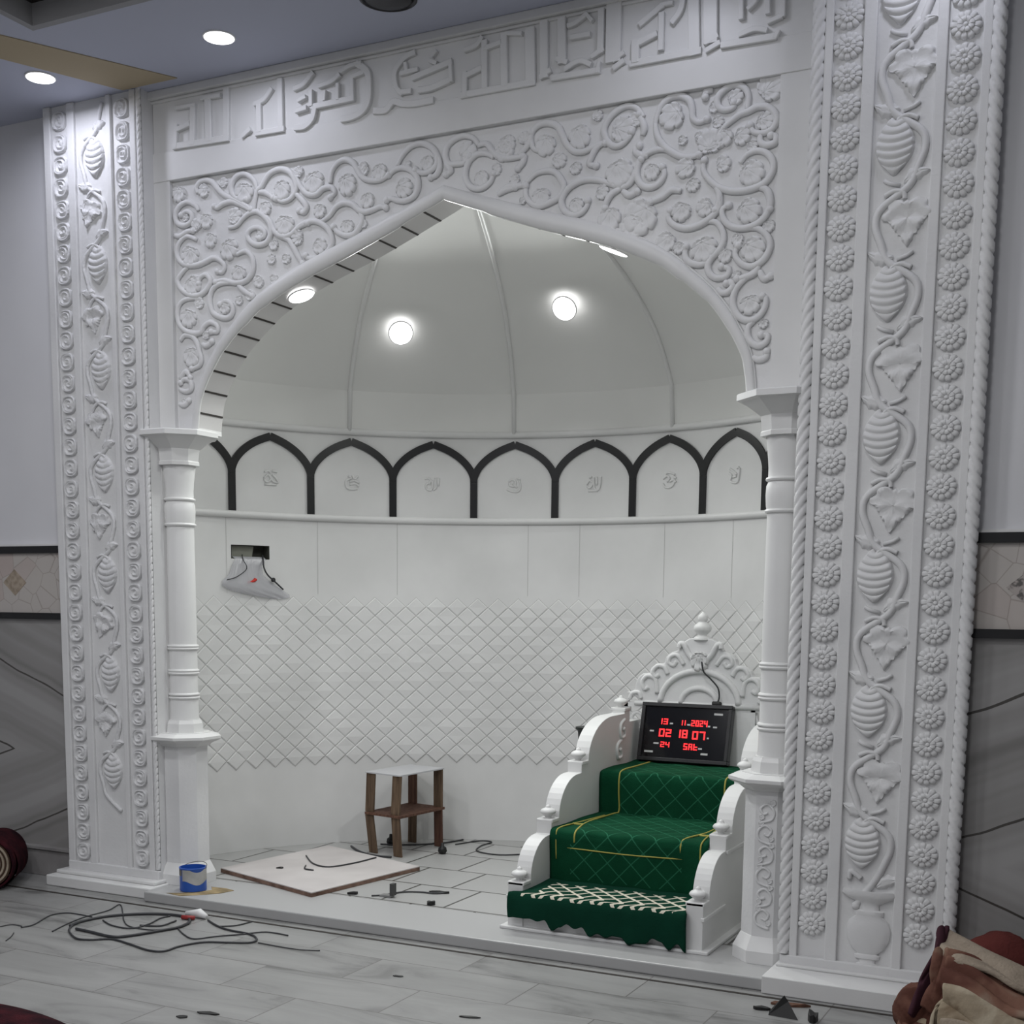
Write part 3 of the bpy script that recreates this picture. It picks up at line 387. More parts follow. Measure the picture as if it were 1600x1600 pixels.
# pillowed diamond tiles on the niche wall
b = MB(); dw, dh = radians(3.6), .1073
for r in range(17):
    zc = .51 + dh / 2 + r * dh / 2
    for k in range(42):
        a = radians(23.2) + dw * (k + (.5 if r % 2 else 0))
        g = .979
        P = [(a - dw / 2 * g, zc), (a, zc - dh / 2 * g), (a + dw / 2 * g, zc), (a, zc + dh / 2 * g)]
        Q = [(a + (x - a) * .87, zc + (z - zc) * .87) for x, z in P]
        b.add([cyl(a + (x - a) * 1.02 / g, zc + (z - zc) * 1.02 / g, R_N - .0012) for x, z in P], [(0, 1, 2, 3)], 1)
        jit = random.uniform(-.0015, .0015)
        v = [cyl(x, z, R_N - .0013) for x, z in P] + [cyl(x, z, R_N - .0055 - jit * (1 if q % 2 else -1)) for q, (x, z) in enumerate(Q)]
        b.add(v, [(4, 5, 6, 7)] + [(i, (i + 1) % 4, 4 + (i + 1) % 4, 4 + i) for i in range(4)])
b.build('diamond_tiles', [marble, grout], nw)
# slab joints above and below the tiles, fine dark slits
b = MB()
for a in (157.5, 141.2, 127.3, 104.4, 95.2, 79.5, 66):
    b.add([cyl(radians(a) + d, z, R_N - .0012) for z in (1.49, 1.895) for d in (-.0006, .0006)], [(0, 1, 3, 2)])
b.build('slab_joints', mat('faint_joint', (.48, .48, .47), .8), nw)
# wiring hole
hb = MB(); D = .09
o = [(HA0, HZ0), (HA1, HZ0), (HA1, HZ1), (HA0, HZ1)]
hb.add([cyl(a, z) for a, z in o] + [cyl(a, z, R_N + D) for a, z in o], [(0, 1, 5, 4), (1, 2, 6, 5), (2, 3, 7, 6), (3, 0, 4, 7), (4, 5, 6, 7)])
hole = hb.build('wiring_box', mat('raw_cement', (.10, .10, .085), .9), nw)
a0, a1 = HA1 - .01, HA1 - .072
hb = MB().add([cyl(a, z, R_N + d) for d in (.03, .075) for a, z in ((a0, HZ0 + .002), (a1, HZ0 + .002), (a1 - .006, HZ1 - .004), (a0, HZ1 - .004))], [(0, 1, 2, 3), (4, 5, 6, 7), (0, 1, 5, 4), (1, 2, 6, 5), (2, 3, 7, 6), (3, 0, 4, 7)])
hb.build('cement_patch', mat('grey_cement', (.22, .225, .19), .9), nw)
# ring mouldings
for i, (zc, r) in enumerate(((1.915, .019), (2.40, .020))):
    b = MB().tube([cyl(radians(a), zc, R_N - .008) for a in range(5, 176, 2)], r, 10)
    struct(b.build('trim_%d' % (3 + i), marble, smooth=9))
# dome
DP = [(1.885, 2.40), (1.865, 2.62)]; D2 = smooth_prof([(1.865, 2.62), (1.75, 2.80), (1.60, 2.95), (1.40, 3.085), (1.13, 3.21), (.78, 3.32), (.4, 3.40), (0.01, 3.43)], 4)
b = MB(); b.grid([[cyl(radians(a), z, r) for a in range(4, 177, 4)] for r, z in DP + D2[1:]])
dome_m = noisy(mat('dome_plaster', (.60, .60, .585), .6, .25), (.71, .71, .695), (.75, .75, .735), 1.5, 4, .35, .65)
dome = struct(b.build('ceiling_dome', dome_m, smooth=radians(9)))
for a in (164.4, 135.6, 107.0, 78.2, 49.6, 20.9):
    MB().tube([cyl(radians(a), z, r - .002) for r, z in DP + D2[1:]], .0125, 8, nrm=(0, 0, 1)).build('dome_rib', marble, dome, smooth=9)

# ------------------------------------------------------------------ lamps
def lamp(name, label, cat, c, nrm, r, watts, col, group=None, spread=180, es=None):
    nrm = Vector(nrm).normalized(); q = Vector((0, 0, 1)).rotation_difference(nrm)
    t = thing(name, label, cat, c, group)
    t.rotation_mode = 'QUATERNION'; t.rotation_quaternion = q
    prof = [(r * 1.0, .001), (r * 1.10, .001), (r * 1.10, .004), (r * 1.06, .006), (r, .006), (r, .001)]
    b = MB(); b.lathe(prof, (0, 0, 0), 32, caps=False); b.build('lamp_rim', rim_m, off=(0, 0, 0)).parent = t
    b = MB(); b.lathe([(r * .995, .002), (r * .995, .0075), (r * .5, .010), (.001, .0105)], (0, 0, 0), 32, caps=True); b.build('diffuser', disc_m, off=(0, 0, 0), smooth=9).parent = t
    ld = bpy.data.lights.new('lamp_light', 'AREA'); ld.shape = 'DISK'; ld.size = r * 1.9; ld.energy = watts; ld.color = col; ld.spread = radians(spread)
    lo = bpy.data.objects.new('lamp_light', ld); COL.objects.link(lo); lo.parent = t; lo.location = (0, 0, .014); lo.rotation_euler = (pi, 0, 0)
    return t
lamp('ceiling_light', 'round lit downlight nearest the left pilaster, beyond the beige strip', 'ceiling light', (-4.653, 4.533, H_C), (0, 0, -1), .062, P_DOWN * 1.5, C_DOWN, None, 170)
lamp('ceiling_light', 'round lit downlight above the left end of the carved lettering band', 'ceiling light', (-3.653, 4.544, H_C), (0, 0, -1), .062, P_DOWN * .9, C_DOWN, None, 170)
for x in (-1.72, -.82):
    lamp('ceiling_light', 'round downlight above the right end of the lettering band, outside the photo', 'ceiling light', (x, 4.544, H_C), (0, 0, -1), .062, P_DOWN * .5, C_DOWN, 'front downlights beyond the picture edge', 170)
for sgn, lab in ((-1, 'round lit lamp set in the grooved left underside of the arch'), (1, 'round lit lamp in the right underside of the arch, seen edge on')):
    x0, z0 = (-.825, 2.838) if sgn < 0 else (.736, 2.858)
    lamp('arch_light', lab, 'lamp', (XC + x0, 5.045 if sgn < 0 else 5.0, z0), (-sgn * .36, 0, -.93), .058, P_SOFFIT, C_NICHE, None, 140)
def dome_n(p, r): return (-(p[0] - NC[0]) * .8, -(p[1] - NC[1]) * .8, -.9)
lamp('dome_light', 'bright round lamp in the dome between its left and middle ribs', 'lamp', (-3.775, 6.185, 2.895), dome_n((-3.79, 6.21), 1), .062, P_NICHE, C_NICHE, None, 146)
lamp('dome_light', 'bright round lamp in the dome between its middle and right ribs', 'lamp', (-2.895, 6.385, 2.985), dome_n((-2.9, 6.42), 1), .062, P_NICHE, C_NICHE, None, 146)
for x, k in ((-4.0, 1.0), (-2.6, .95), (-.8, .68)):  # unseen lamps added in the tray as soft ambient fill
    for y in (-1.0, 1.1, 2.8):
        lamp('ceiling_light', 'added unseen fill lamp in the ceiling tray', 'ceiling light', (x, y, H_C + .085), (0, 0, -1), .17, P_FILL * k, C_FILL, 'added fill lamps beyond the picture')
t = thing('dome_camera', 'black round fixture on the ceiling above the lettering band', 'ceiling camera', (-2.83, 4.545, H_C))
MB().lathe([(.100, -.0005), (.112, -.0005), (.114, -.006), (.104, -.010), (.098, -.004)], (-2.83, 4.545, H_C), 36, caps=False).build('rim', plastic_blk, t, smooth=.6)
MB().lathe([(.100, -.004), (.085, -.012), (.055, -.019), (.03, -.022), (.002, -.023)], (-2.83, 4.545, H_C), 32).build('dark_cover', plastic_blk, t, smooth=9)
t.location.z = H_C; 

# ------------------------------------------------------------------ arch surround
ar = thing('arch_surround', 'white marble arch wall with carved vines and raised lettering framing the niche', 'arch', (XC, Y_F, 0))
XL, XR = -4.345, -1.20
PZ, PL, PR = 3.376, -4.243, -1.368     # top, left, right of the sunk vine panel
for x0, x1 in ((XL, PL), (PR, XR)): MB().box(x0, x1, Y_F, Y_B, 2.238, PZ).build('side_band', marble, ar)
for x0, x1 in ((XL - .03, XL + .012), (XR - .06, XR + .03)): MB().box(x0, x1, Y_F, Y_B, .0505, 2.238).build('jamb', marble, ar)
for x0, x1 in ((PL, XC - 1.349), (XC + 1.349, PR)): MB().box(x0, x1, Y_F + .02, Y_B, 2.238, 2.26).build('impost', marble, ar)
b = MB(); b.box(XL, XR, Y_F - .004, Y_B, PZ, 3.505)
b.build('lower_band', marble, ar, bevel=.003)
b = MB(); b.box(XL + .012, XR, Y_F + .001, Y_B, 3.505, H_C)
b.build('lettering_panel', marble, ar)
b = MB(); b.box(XL, XR, Y_F - .03, Y_F + .01, 3.735, H_C); b.box(XL, XR, Y_F - .01, Y_F + .01, 3.722, 3.735)
b.build('cornice', marble, ar, bevel=.004)
# sunk ground behind the vines, cut to the arch
GY = Y_F + .022
b = MB(); fr = []; N = len(arch_full)
v = [(XC + x, GY, z) for x, z in arch_full] + [(XC + x, GY, PZ) for x, z in arch_full]
b.add(v, [(i, i + 1, N + i + 1, N + i) for i in range(N - 1)])
b.add([(PL, GY, 2.245), (XC - 1.361, GY, 2.245), (XC - 1.361, GY, PZ), (PL, GY, PZ)], [(0, 1, 2, 3)])
b.add([(XC + 1.361, GY, 2.245), (PR, GY, 2.245), (PR, GY, PZ), (XC + 1.361, GY, PZ)], [(0, 1, 2, 3)])
b.build('spandrel_ground', carved, ar)
# underside of the arch and jambs
b = MB(); b.grid([[(XC + x, y, z) for x, z in in_full] for y in (Y_F + .012, 4.96, 5.03, Y_B)])
b.build('soffit', noisy(mat('soffit_slab', (.6, .59, .58), .5), (.55, .54, .535), (.60, .59, .585), 2.5), ar, smooth=.5)
# moulding along the arch edge
b = MB(); b.tube([(XC + x, Y_F + .012, z) for x, z in mid_full], lambda t: (lambda k: (OFS[min(int(k), 9)] + .026) * .5)(min(t, 1 - t) * 2 * 10), 12, nrm=(0, 1, 0), flat=.62)
v = [(XC + x, Y_F + .020, z) for x, z in arch_full] + [(XC + x, Y_F + .014, z) for x, z in in_full]; n = len(arch_full)
b.add(v, [(i, i + 1, n + i + 1, n + i) for i in range(n - 1)])
b.tube([(XC + x, Y_F + .018, z) for x, z in arch_full], .006, 8, nrm=(0, 1, 0))
b.build('edge_moulding', marble, ar, smooth=9)
# wall above and beside the niche, closing its front
b = MB(); v = [(XC + x, Y_B, z) for x, z in in_full] + [(XC + x, Y_B, H_C) for x, z in in_full]
b.add(v, [(i, i + 1, N + i + 1, N + i) for i in range(N - 1)])
for s in (-1, 1):
    b.add([(XC + s * 1.349, Y_B, 2.24), (XC + s * 2.05, Y_B, 2.24), (XC + s * 2.05, Y_B, H_C), (XC + s * 1.349, Y_B, H_C)], [(0, 1, 2, 3)])
    xe = XL + .012 if s < 0 else XR - .06
    b.add([(xe, Y_B, 0), (XC + s * 2.05, Y_B, 0), (XC + s * 2.05, Y_B, 2.24), (xe, Y_B, 2.24)], [(0, 1, 2, 3)])
b.build('rear_face', marble, ar)
# dark grooves across the underside
GR = [(.132, 3.113), (.246, 3.068), (.358, 3.023), (.471, 2.979), (.58, 2.94), (.694, 2.897), (.93, 2.811), (1.03, 2.752), (1.122, 2.684), (1.2, 2.609), (1.265, 2.523), (1.312, 2.428), (1.343, 2.329)]
for gx, gz in GR:
    best = min(in_r, key=lambda p: (p[0] - gx) ** 2 + (p[1] - gz) ** 2); i = in_r.index(best)
    x1, z1 = in_r[min(i + 1, len(in_r) - 1)]; x0, z0 = in_r[max(i - 1, 0)]
    # project the groove onto the curve
    L2 = (x1 - x0) ** 2 + (z1 - z0) ** 2; k = ((gx - x0) * (x1 - x0) + (gz - z0) * (z1 - z0)) / L2
    px, pz = x0 + (x1 - x0) * k, z0 + (z1 - z0) * k; tx, tz = (x1 - x0) / sqrt(L2), (z1 - z0) / sqrt(L2)
    nx, nz = -tz, tx
    if nx * px + nz * (pz - 2.2) > 0: nx, nz = -nx, -nz
    for s in (-1, 1):
        b = MB(); w, h = .0045, .0025
        q = [(px + tx * w + nx * h, pz + tz * w + nz * h), (px - tx * w + nx * h, pz - tz * w + nz * h), (px - tx * w - nx * .004, pz - tz * w - nz * .004), (px + tx * w - nx * .004, pz + tz * w - nz * .004)]
        b.prism(q, lambda x, z: (XC + s * x, 4.945, z), lambda x, z: (XC + s * x, Y_B - .002, z))
        b.build('groove', gap, ar)

# ---- carved vines and leaves of the spandrels
def vine(pts, r, y, name, parent, mat_=carved, flat=.75, taper=True, n=5):
    P = spline([(x, y, z) for x, z in pts], n); 
    # end in a small curl knob
    b = MB().tube(P, (lambda t: r * (.8 + .35 * sin(pi * t))) if taper else r, 8, nrm=(0, 1, 0), flat=flat)
    e = P[-1]; rr = r * 1.25
    b.lathe([(rr * cos(a), rr * .8 * sin(a)) for a in [x * pi / 8 for x in range(-4, 5)]], (0, 0, 0), 10, caps=False)
    k = len(b.v) - 9 * 10
    for i in range(k, len(b.v)): x, yy, z = b.v[i]; b.v[i] = (e.x + x, y + z, e.z + yy)
    return b.build(name, mat_, parent, smooth=9)
def leaf_mesh(size, lobes=5, seed=0, h=.014, curl=.35):
    """fan of rounded lobes around a curled middle, the stem end at -x."""
    rnd = random.Random(seed); rows = []; n = 72
    el = rnd.uniform(.85, 1.05); nl = lobes + 3; ph = rnd.uniform(0, pi); cx_ = .18 * size
    for k, (rr, hh) in enumerate(((.0, .72), (.18, 1.0), (.36, .80), (.55, .70), (.72, .92), (.86, 1.0), (.96, .78), (1.0, .55), (1.01, 0.0))):
        row = []
        for i in range(n):
            a = 2 * pi * i / n
            lob = abs(cos((a * nl + ph) / 2.0)); gate = .5 + .5 * cos(a)
            cut = min(lob * 2.0, 1) ** .5
            R = size * (.42 + .58 * gate ** .6) * (1 - .26 * (1 - cut) * min(1, rr * 1.4))
            x, z = rr * R * cos(a) - cx_ * (1 - rr), rr * R * sin(a) * el
            groove = 1 - .30 * (1 - cut) * min(1, rr * 1.6)
            row.append((x, -h * hh * groove, z))
        rows.append(row)
    return rows
for i, pts in enumerate(VINES):
    px = sum(p[0] for p in pts) / len(pts)
    vine(pts, .0125, GY - .005, 'vine_scroll', ar)
for i, (x, z, ang, sz) in enumerate(LEAVES):
    a = radians(ang); rows = leaf_mesh(sz * 1.50, 4 + (i * 7) % 3, i, .011 + .10 * sz)
    rows = [[(x + p[0] * cos(a) - p[2] * sin(a), GY + .001 + p[1], z + p[0] * sin(a) + p[2] * cos(a)) for p in r] for r in rows]
    MB().grid(rows, 0, True).build('carved_leaf', carved, ar, smooth=1.0)

# ---- raised lettering
def stroke(b, pts, w, y0, h, chf=.0025):
    P = [Vector((x, 0, z)) for x, z in (spline([(x, z, 0) for x, z in pts], 5) if False else [(p.x, p.y) for p in spline([(x, z, 0) for x, z in pts], 5)])] if len(pts) > 2 else [Vector((x, 0, z)) for x, z in pts]
    L, Rr = [], []
    for i, p in enumerate(P):
        t = (P[min(i + 1, len(P) - 1)] - P[max(i - 1, 0)]).normalized(); nn = Vector((-t.z, 0, t.x))
        e = Vector((0, 0, 0))
        if i == 0: e = -t * w * .35
        if i == len(P) - 1: e = t * w * .35
        L.append(p + nn * w / 2 + e); Rr.append(p - nn * w / 2 + e)
    poly = [(q.x, q.z) for q in L] + [(q.x, q.z) for q in Rr[::-1]]
    n = len(poly); cen = [(L[i] + Rr[i]) / 2 for i in range(len(P))]; cen = [(q.x, q.z) for q in cen] + [(q.x, q.z) for q in cen[::-1]]
    v = [(x, y0, z) for x, z in poly] + [(x, y0 - h + chf, z) for x, z in poly] + [(x + (c[0] - x) * chf * 2 / w, y0 - h, z + (c[1] - z) * chf * 2 / w) for (x, z), c in zip(poly, cen)]
    f = []; m_ = len(P)
    for o in (0, n):
        for i in range(n): f.append((o + i, o + (i + 1) % n, o + n + (i + 1) % n, o + n + i))
    for i in range(m_ - 1): f.append((2 * n + i, 2 * n + i + 1, 2 * n + n - 2 - i, 2 * n + n - 1 - i))
    b.add(v, f)
for wi, strokes in enumerate(WORDS):
    b = MB()
    for k, (pts, w) in enumerate(strokes): stroke(b, [(x, min(z, 3.715)) for x, z in pts], max(w * 1.05, .015), Y_F + .0015, .0175 + .0004 * k)
    b.build('carved_lettering', marble, ar)

# ------------------------------------------------------------------ pilasters
def rosette_mesh(R):
    rows = []; n = 72
    prof = [(0, .0215, 0), (.08, .022, 0), (.13, .020, 0), (.16, .015, 0), (.20, .0185, 1), (.34, .0225, 1), (.46, .0215, 1), (.545, .0195, 1), (.56, .0150, 2), (.60, .0155, 2), (.76, .0160, 2), (.90, .0138, 2), (.985, .0100, 2), (1.0, 0, 2)]
    for rr, h, k in prof:
        row = []
        for i in range(n):
            a = 2 * pi * i / n
            c = abs(cos(6 * a)) if k == 2 else abs(sin(4 * a)) if k == 1 else 1
            o = min(1, c * 3.2) ** .6
            sc = (.86 + .14 * c ** .45) if k == 2 else (.85 + .15 * c ** .45) if k == 1 else 1
            hh = h * ((.74 + .26 * o) if k == 2 else (.84 + .16 * o)) if k else h
            row.append((R * rr * sc * cos(a), -hh, R * .88 * rr * sc * sin(a)))
        rows.append(row)
    return MB().grid(rows, 0, True)
def button_mesh(R, seed):
    rows = []; n = 48; rnd = random.Random(seed); kk = rnd.choice((1, 1, 2, -1)); ph = rnd.uniform(0, 6.28)
    for q in range(15):
        rr = q / 13.0
        row = []
        for i in range(n):
            a = 2 * pi * i / n
            sq = 1 / max(abs(cos(a)), abs(sin(a))) ; sc = 1 * (1 - .45) + .45 * min(sq, 1.16)
            h = .011 + .0055 * cos(kk * a - 13.5 * rr + ph) * (1 if rr > .12 else .3)
            if .80 < rr < .97: h = .016
            if rr >= .97: h = .010
            r_ = min(rr, 1.0)
            if q == 14: r_, h = 1.0, 0
            row.append((R * r_ * sc * cos(a), -h, R * r_ * sc * sin(a)))
        rows.append(row)
    return MB().grid(rows, 0, True)
def rope(b, x0, x1, y, z0, z1, pitch, amp, slant):
    rows = []; nz = int((z1 - z0) / pitch * 8); r = (x1 - x0) / 2; cx = (x0 + x1) / 2
    for i in range(nz + 1):
        z = z0 + (z1 - z0) * i / nz; row = []
        for j in range(13):
            a = pi * j / 12
            ph = (z + slant * pitch * cos(a)) / pitch * pi
            k = min(1, abs(sin(ph)) * 1.9) ** .8
            rr = r * (1 - amp + amp * k)
            row.append((cx - rr * cos(a), y - .85 * rr * sin(a), z))
        rows.append(row)
    b.grid(rows)
def lens(b, x, z, L, Wd, ang, y, h=.010):
    rows = []; ca, sa = cos(ang), sin(ang)
    for j in range(9):
        u = -1 + j / 4; row = []
        for i in range(15):
            t = i / 14; w = Wd * sin(pi * t ** .8) * (1 + .15 * sin(t * 25)) + .0005
            px, pz = L * t, u * w + .12 * L * sin(pi * t)
            hh = h * (1 - abs(u) ** 2.5) * (.6 + .4 * sin(pi * t)) + .003 * (1 - abs(u)) - (.004 if j == 4 else 0) + (.003 if abs(u) < .99 else 0)
            if abs(u) > .99 or i in (0, 14): hh = 0
            row.append((x + px * ca - pz * sa, y - hh, z + px * sa + pz * ca))
        rows.append(row)
    b.grid(rows)
def gourd(b, x, z, Wd, Ht, y, tilt=0.0, stripes=8.0, h=.024):
    rows = []; ca, sa = cos(tilt), sin(tilt)
    for i in range(65):
        t = i / 64; row = []
        w = Wd * (sin(pi * min(max(.04 + .96 * t, 0), 1)) ** .62) * (1 - .18 * (t - .45))
        for j in range(21):
            u = -1 + j / 10; px, pz = u * w, (t - .5) * Ht + .020 * (u * u) * (1 - .2 * t)
            s = abs(sin(pi * stripes * t)) ** .7
            hh = (h * .55 * max(1 - u * u, 0) ** .5 + .006 + .009 * s) * (sin(pi * t) ** .3 if 0 < t < 1 else 0)
            if abs(u) > .999: hh = 0
            row.append((x + px * ca - pz * sa, y - hh, z + px * sa + pz * ca))
        rows.append(row)
    b.grid(rows)
GL = [(0, .46), (.08, .42), (.14, .47), (.28, .50), (.42, .47), (.50, .38), (.50, .26), (.58, .20), (.66, .14), (.64, .02), (.54, -.02), (.50, -.02), (.46, -.08), (.42, -.10), (.40, -.18), (.34, -.20), (.32, -.29), (.26, -.31), (.24, -.40), (.17, -.42), (.14, -.54), (.08, -.60), (.0, -.72)]
def grape_leaf(b, x, z, sz, y, tilt=0.0, h=.018, seed=0):
    half = GL; full = half + [(-a, c) for a, c in half[-2:0:-1]]
    pts = [(p.x, p.y) for p in spline([(a, c, 0) for a, c in full], 3, True)]; n = len(pts); rows = []; ca, sa = cos(tilt), sin(tilt)
    for k, (rr, hh) in enumerate(((.02, .62), (.3, .8), (.55, .72), (.75, .95), (.9, .80), (.975, .6), (1.0, 0))):
        row = []
        for i, (a, c) in enumerate(pts):
            px, pz = a * rr * sz, (c * rr) * sz
            g = .93 + .07 * sin(3 * atan2(c, a) + seed)
            row.append((x + px * ca - pz * sa, y - h * hh * g - (.0045 * sin(100 * pz + 20 * px * px * 30 + seed) if rr < .97 else 0), z + px * sa + pz * ca))
        rows.append(row)
    b.grid(rows, 0, True)

def pilaster(name, label, X, ropes, z0, ros_x, ros_z, cross, loc, style):
    """X: edges from left to right of fillets and channels; cross: (centre x, first z, pitch, count, first side)."""
    t = thing(name, label, 'pilaster', loc)
    G = Y_P + .016
    MB().box(X[0], X[-1], G, 5.0, z0, H_C).build('shaft', carved, t)
    for x0, x1 in ropes['fillets']:
        MB().box(x0, x1, Y_P, G + .001, z0 + .03, H_C).build('fillet', carved, t, bevel=.004)
    MB().box(X[0], X[-1], Y_P - .003, G + .001, z0, z0 + .045).build('bottom_fillet', carved, t, bevel=.004)
    for x0, x1, sl, amp, pt in ropes['ropes']:
        b = MB(); rope(b, x0, x1, G - .004, z0 + .05, H_C, pt, amp, sl); b.build('rope_moulding', carved, t, smooth=1.2)
    protos = []
    for s in range(1 if style == 'flower' else 6):
        mb = rosette_mesh(.0535) if style == 'flower' else button_mesh(.043, s)
        p = mb.build('rosette', carved if style == 'flower' else rough_carved, off=(0, 0, 0), smooth=1.0); p.parent = t; protos.append(p)
    first = [True] * len(protos); k = 0
    L = Vector(loc)
    for x in ros_x:
        for z in ros_z:
            i = k % len(protos); k += 1
            po = Vector((x + random.uniform(-.002, .002), G, z)) - L
            if first[i]: protos[i].location = po; first[i] = False
            else:
                c = part_copy(protos[i], t, po, (0, random.uniform(-.12, .12), 0) if style == 'flower' else (0, random.choice((0, 0, pi / 2, pi)), 0))
    cx, zc, dz, n, side = cross
    amp = .079 if style == 'flower' else .070
    pts = []
    zz = [zc - dz * (i - 1) for i in range(n + 1)]
    for i, z in enumerate(zz):
        sg = side * (1 if i % 2 else -1)
        pts += [(cx - sg * .030, z), (cx + sg * amp * .78, z - dz * .27), (cx + sg * amp, z - dz * .50), (cx + sg * amp * .72, z - dz * .76)]
    end = ropes['vine_end']
    pts = [p for p in pts if end < p[1] < H_C - .01] + ropes.get('vine_tail', [])
    vine(pts, .0135 if style == 'flower' else .0105, G - .004, 'vine_stem', t, carved if style == 'flower' else rough_carved, .9, False, 6)
    return t, G, cx, zz, dz, side, amp
rr_z = [3.490 - .1017 * k for k in range(-2, 33) if 3.490 - .1017 * k < 3.73]
pr, G, cx, zz, dz, side, amp = pilaster('pilaster', 'tall white pilaster carved with flower rosettes, striped gourds and rope edges', [-1.225, -.5955],
    dict(fillets=[(-1.190, -1.160), (-1.054, -1.009), (-.806, -.770), (-.656, -.6265)],
         ropes=[(-1.238, -1.186, .75, .36, .0462), (-.632, -.582, -.75, .36, .0462)], vine_end=.42,
         vine_tail=[(-.915, .385), (-.945, .335)]),
    .068, [-1.107, -.714], [z + .010 for z in rr_z] , (-.9075, 3.398, .2467, 13, -1), (-.91, Y_P, 0), 'flower')
for i, z in enumerate(zz):
    sg = side * (1 if i % 2 else -1); zm = z - dz * .48
    if zm < .42 or zm > H_C - .12: continue
    b = MB()
    if sg > 0: gourd(b, cx - .024, zm + .003, .068, .185, G, 0, 7.0, .026); b.build('gourd', carved, pr, smooth=1.0)
    else: grape_leaf(b, cx + .030, zm + .010, .135, G, random.uniform(-.12, .06), seed=i); b.build('grape_leaf', carved, pr, smooth=1.0)
    b = MB().tube(spline([(cx + sg * .052, G - .006, z - dz * .11), (cx + sg * .018, G - .008, z - dz * .055), (cx - sg * .012, G - .008, z - dz * .085), (cx - sg * .018, G - .006, z - dz * .17)], 5), .0085, 8, nrm=(0, 1, 0)); b.build('stalk', carved, pr, smooth=9)
    b = MB(); lens(b, cx - sg * .010, z + .010, .100, .026, (pi - .28) if sg > 0 else .35, G); b.build('vine_leaf', carved, pr, smooth=1.0)
    b = MB().tube([(cx - sg * -.0, G - .005, z + .004), (cx + sg * .035, G - .006, z + .014), (cx + sg * .055, G - .005, z + .026)], .007, 8, nrm=(0, 1, 0)); b.build('tendril', carved, pr, smooth=9)
# urn at the foot of the right pilaster
b = MB(); ux = -.895
prof = [(.040, .082), (.040, .094), (.030, .098), (.030, .112), (.046, .116), (.048, .128), (.036, .134), (.062, .155), (.080, .19), (.084, .225), (.074, .258), (.050, .278), (.054, .284), (.054, .298), (.038, .303), (.035, .322), (.060, .338), (.092, .350), (.105, .362), (.100, .378), (.060, .372), (.0, .372)]
rows = [[(ux + r * cos(a), G - .85 * .30 * r * sin(a) - (.004 if 0 < j < 12 else 0), z + .02) for j, a in enumerate([pi * q / 12 for q in range(13)])] for r, z in prof]
b.grid(rows); b.build('urn', carved, pr, smooth=.7)
b = MB(); lens(b, ux + .02, .41, .10, .024, .35, G); b.build('vine_leaf', carved, pr, smooth=1.0)
b = MB().tube(spline([(ux - .078, G - .006, .435), (ux - .075, G - .008, .465), (ux - .055, G - .007, .455), (ux - .035, G - .006, .44)], 4), .010, 8, nrm=(0, 1, 0)); b.build('tendril', carved, pr, smooth=9)
b = MB(); b.box(-1.245, -.555, 4.632, 4.905, .0005, .068); b.box(-1.235, -.565, 4.79, 4.905, .068, .080); b.build('plinth', marble, pr, bevel=.004)

ll_z = [.172 + .1008 * k for k in range(36)]
pl, G, cx, zz, dz, side, amp = pilaster('pilaster', 'tall white pilaster beside the left wall with round button rosettes and rough vine', [-4.934, -4.335],
    dict(fillets=[(-4.934, -4.890), (-4.785, -4.740), (-4.54, -4.512), (-4.396, -4.362)],
         ropes=[(-4.362, -4.334, .7, .35, .034)], vine_end=.40),
    .072, [-4.836, -4.446], ll_z, (-4.640, 3.623, .2426, 14, -1), (-4.635, Y_P, 0), 'button')
for i, z in enumerate(zz):
    sg = side * (1 if i % 2 else -1); zm = z - dz * .50
    if zm < .36 or zm > H_C - .1: continue
    b = MB()
    if sg < 0: gourd(b, cx + .020, zm, .058, .168, G, 0, 6.0, .020); b.build('gourd', rough_carved, pl, smooth=1.0)
    else: grape_leaf(b, cx - .022, zm + .01, .105, G, random.uniform(-.4, .3), .017, i); b.build('grape_leaf', rough_carved, pl, smooth=1.0)
    b = MB(); lens(b, cx - sg * .01, z + .005, .085, .026, (pi - .15) if sg > 0 else .3, G, .010); b.build('vine_leaf', rough_carved, pl, smooth=1.0)
    b = MB().tube(spline([(cx + sg * .045, G - .005, z - dz * .12), (cx + sg * .01, G - .007, z - dz * .08), (cx - sg * .03, G - .006, z - dz * .16), (cx - sg * .055, G - .006, z - dz * .36), (cx - sg * .06, G - .006, z - dz * .6)], 5), .007, 8, nrm=(0, 1, 0)); b.build('tendril', rough_carved, pl, smooth=9)
b = MB(); b.box(-4.985, -4.30, 4.70, 4.905, .0005, .055); b.box(-4.97, -4.315, 4.755, 4.905, .055, .074); b.build('plinth', marble, pl, bevel=.006)

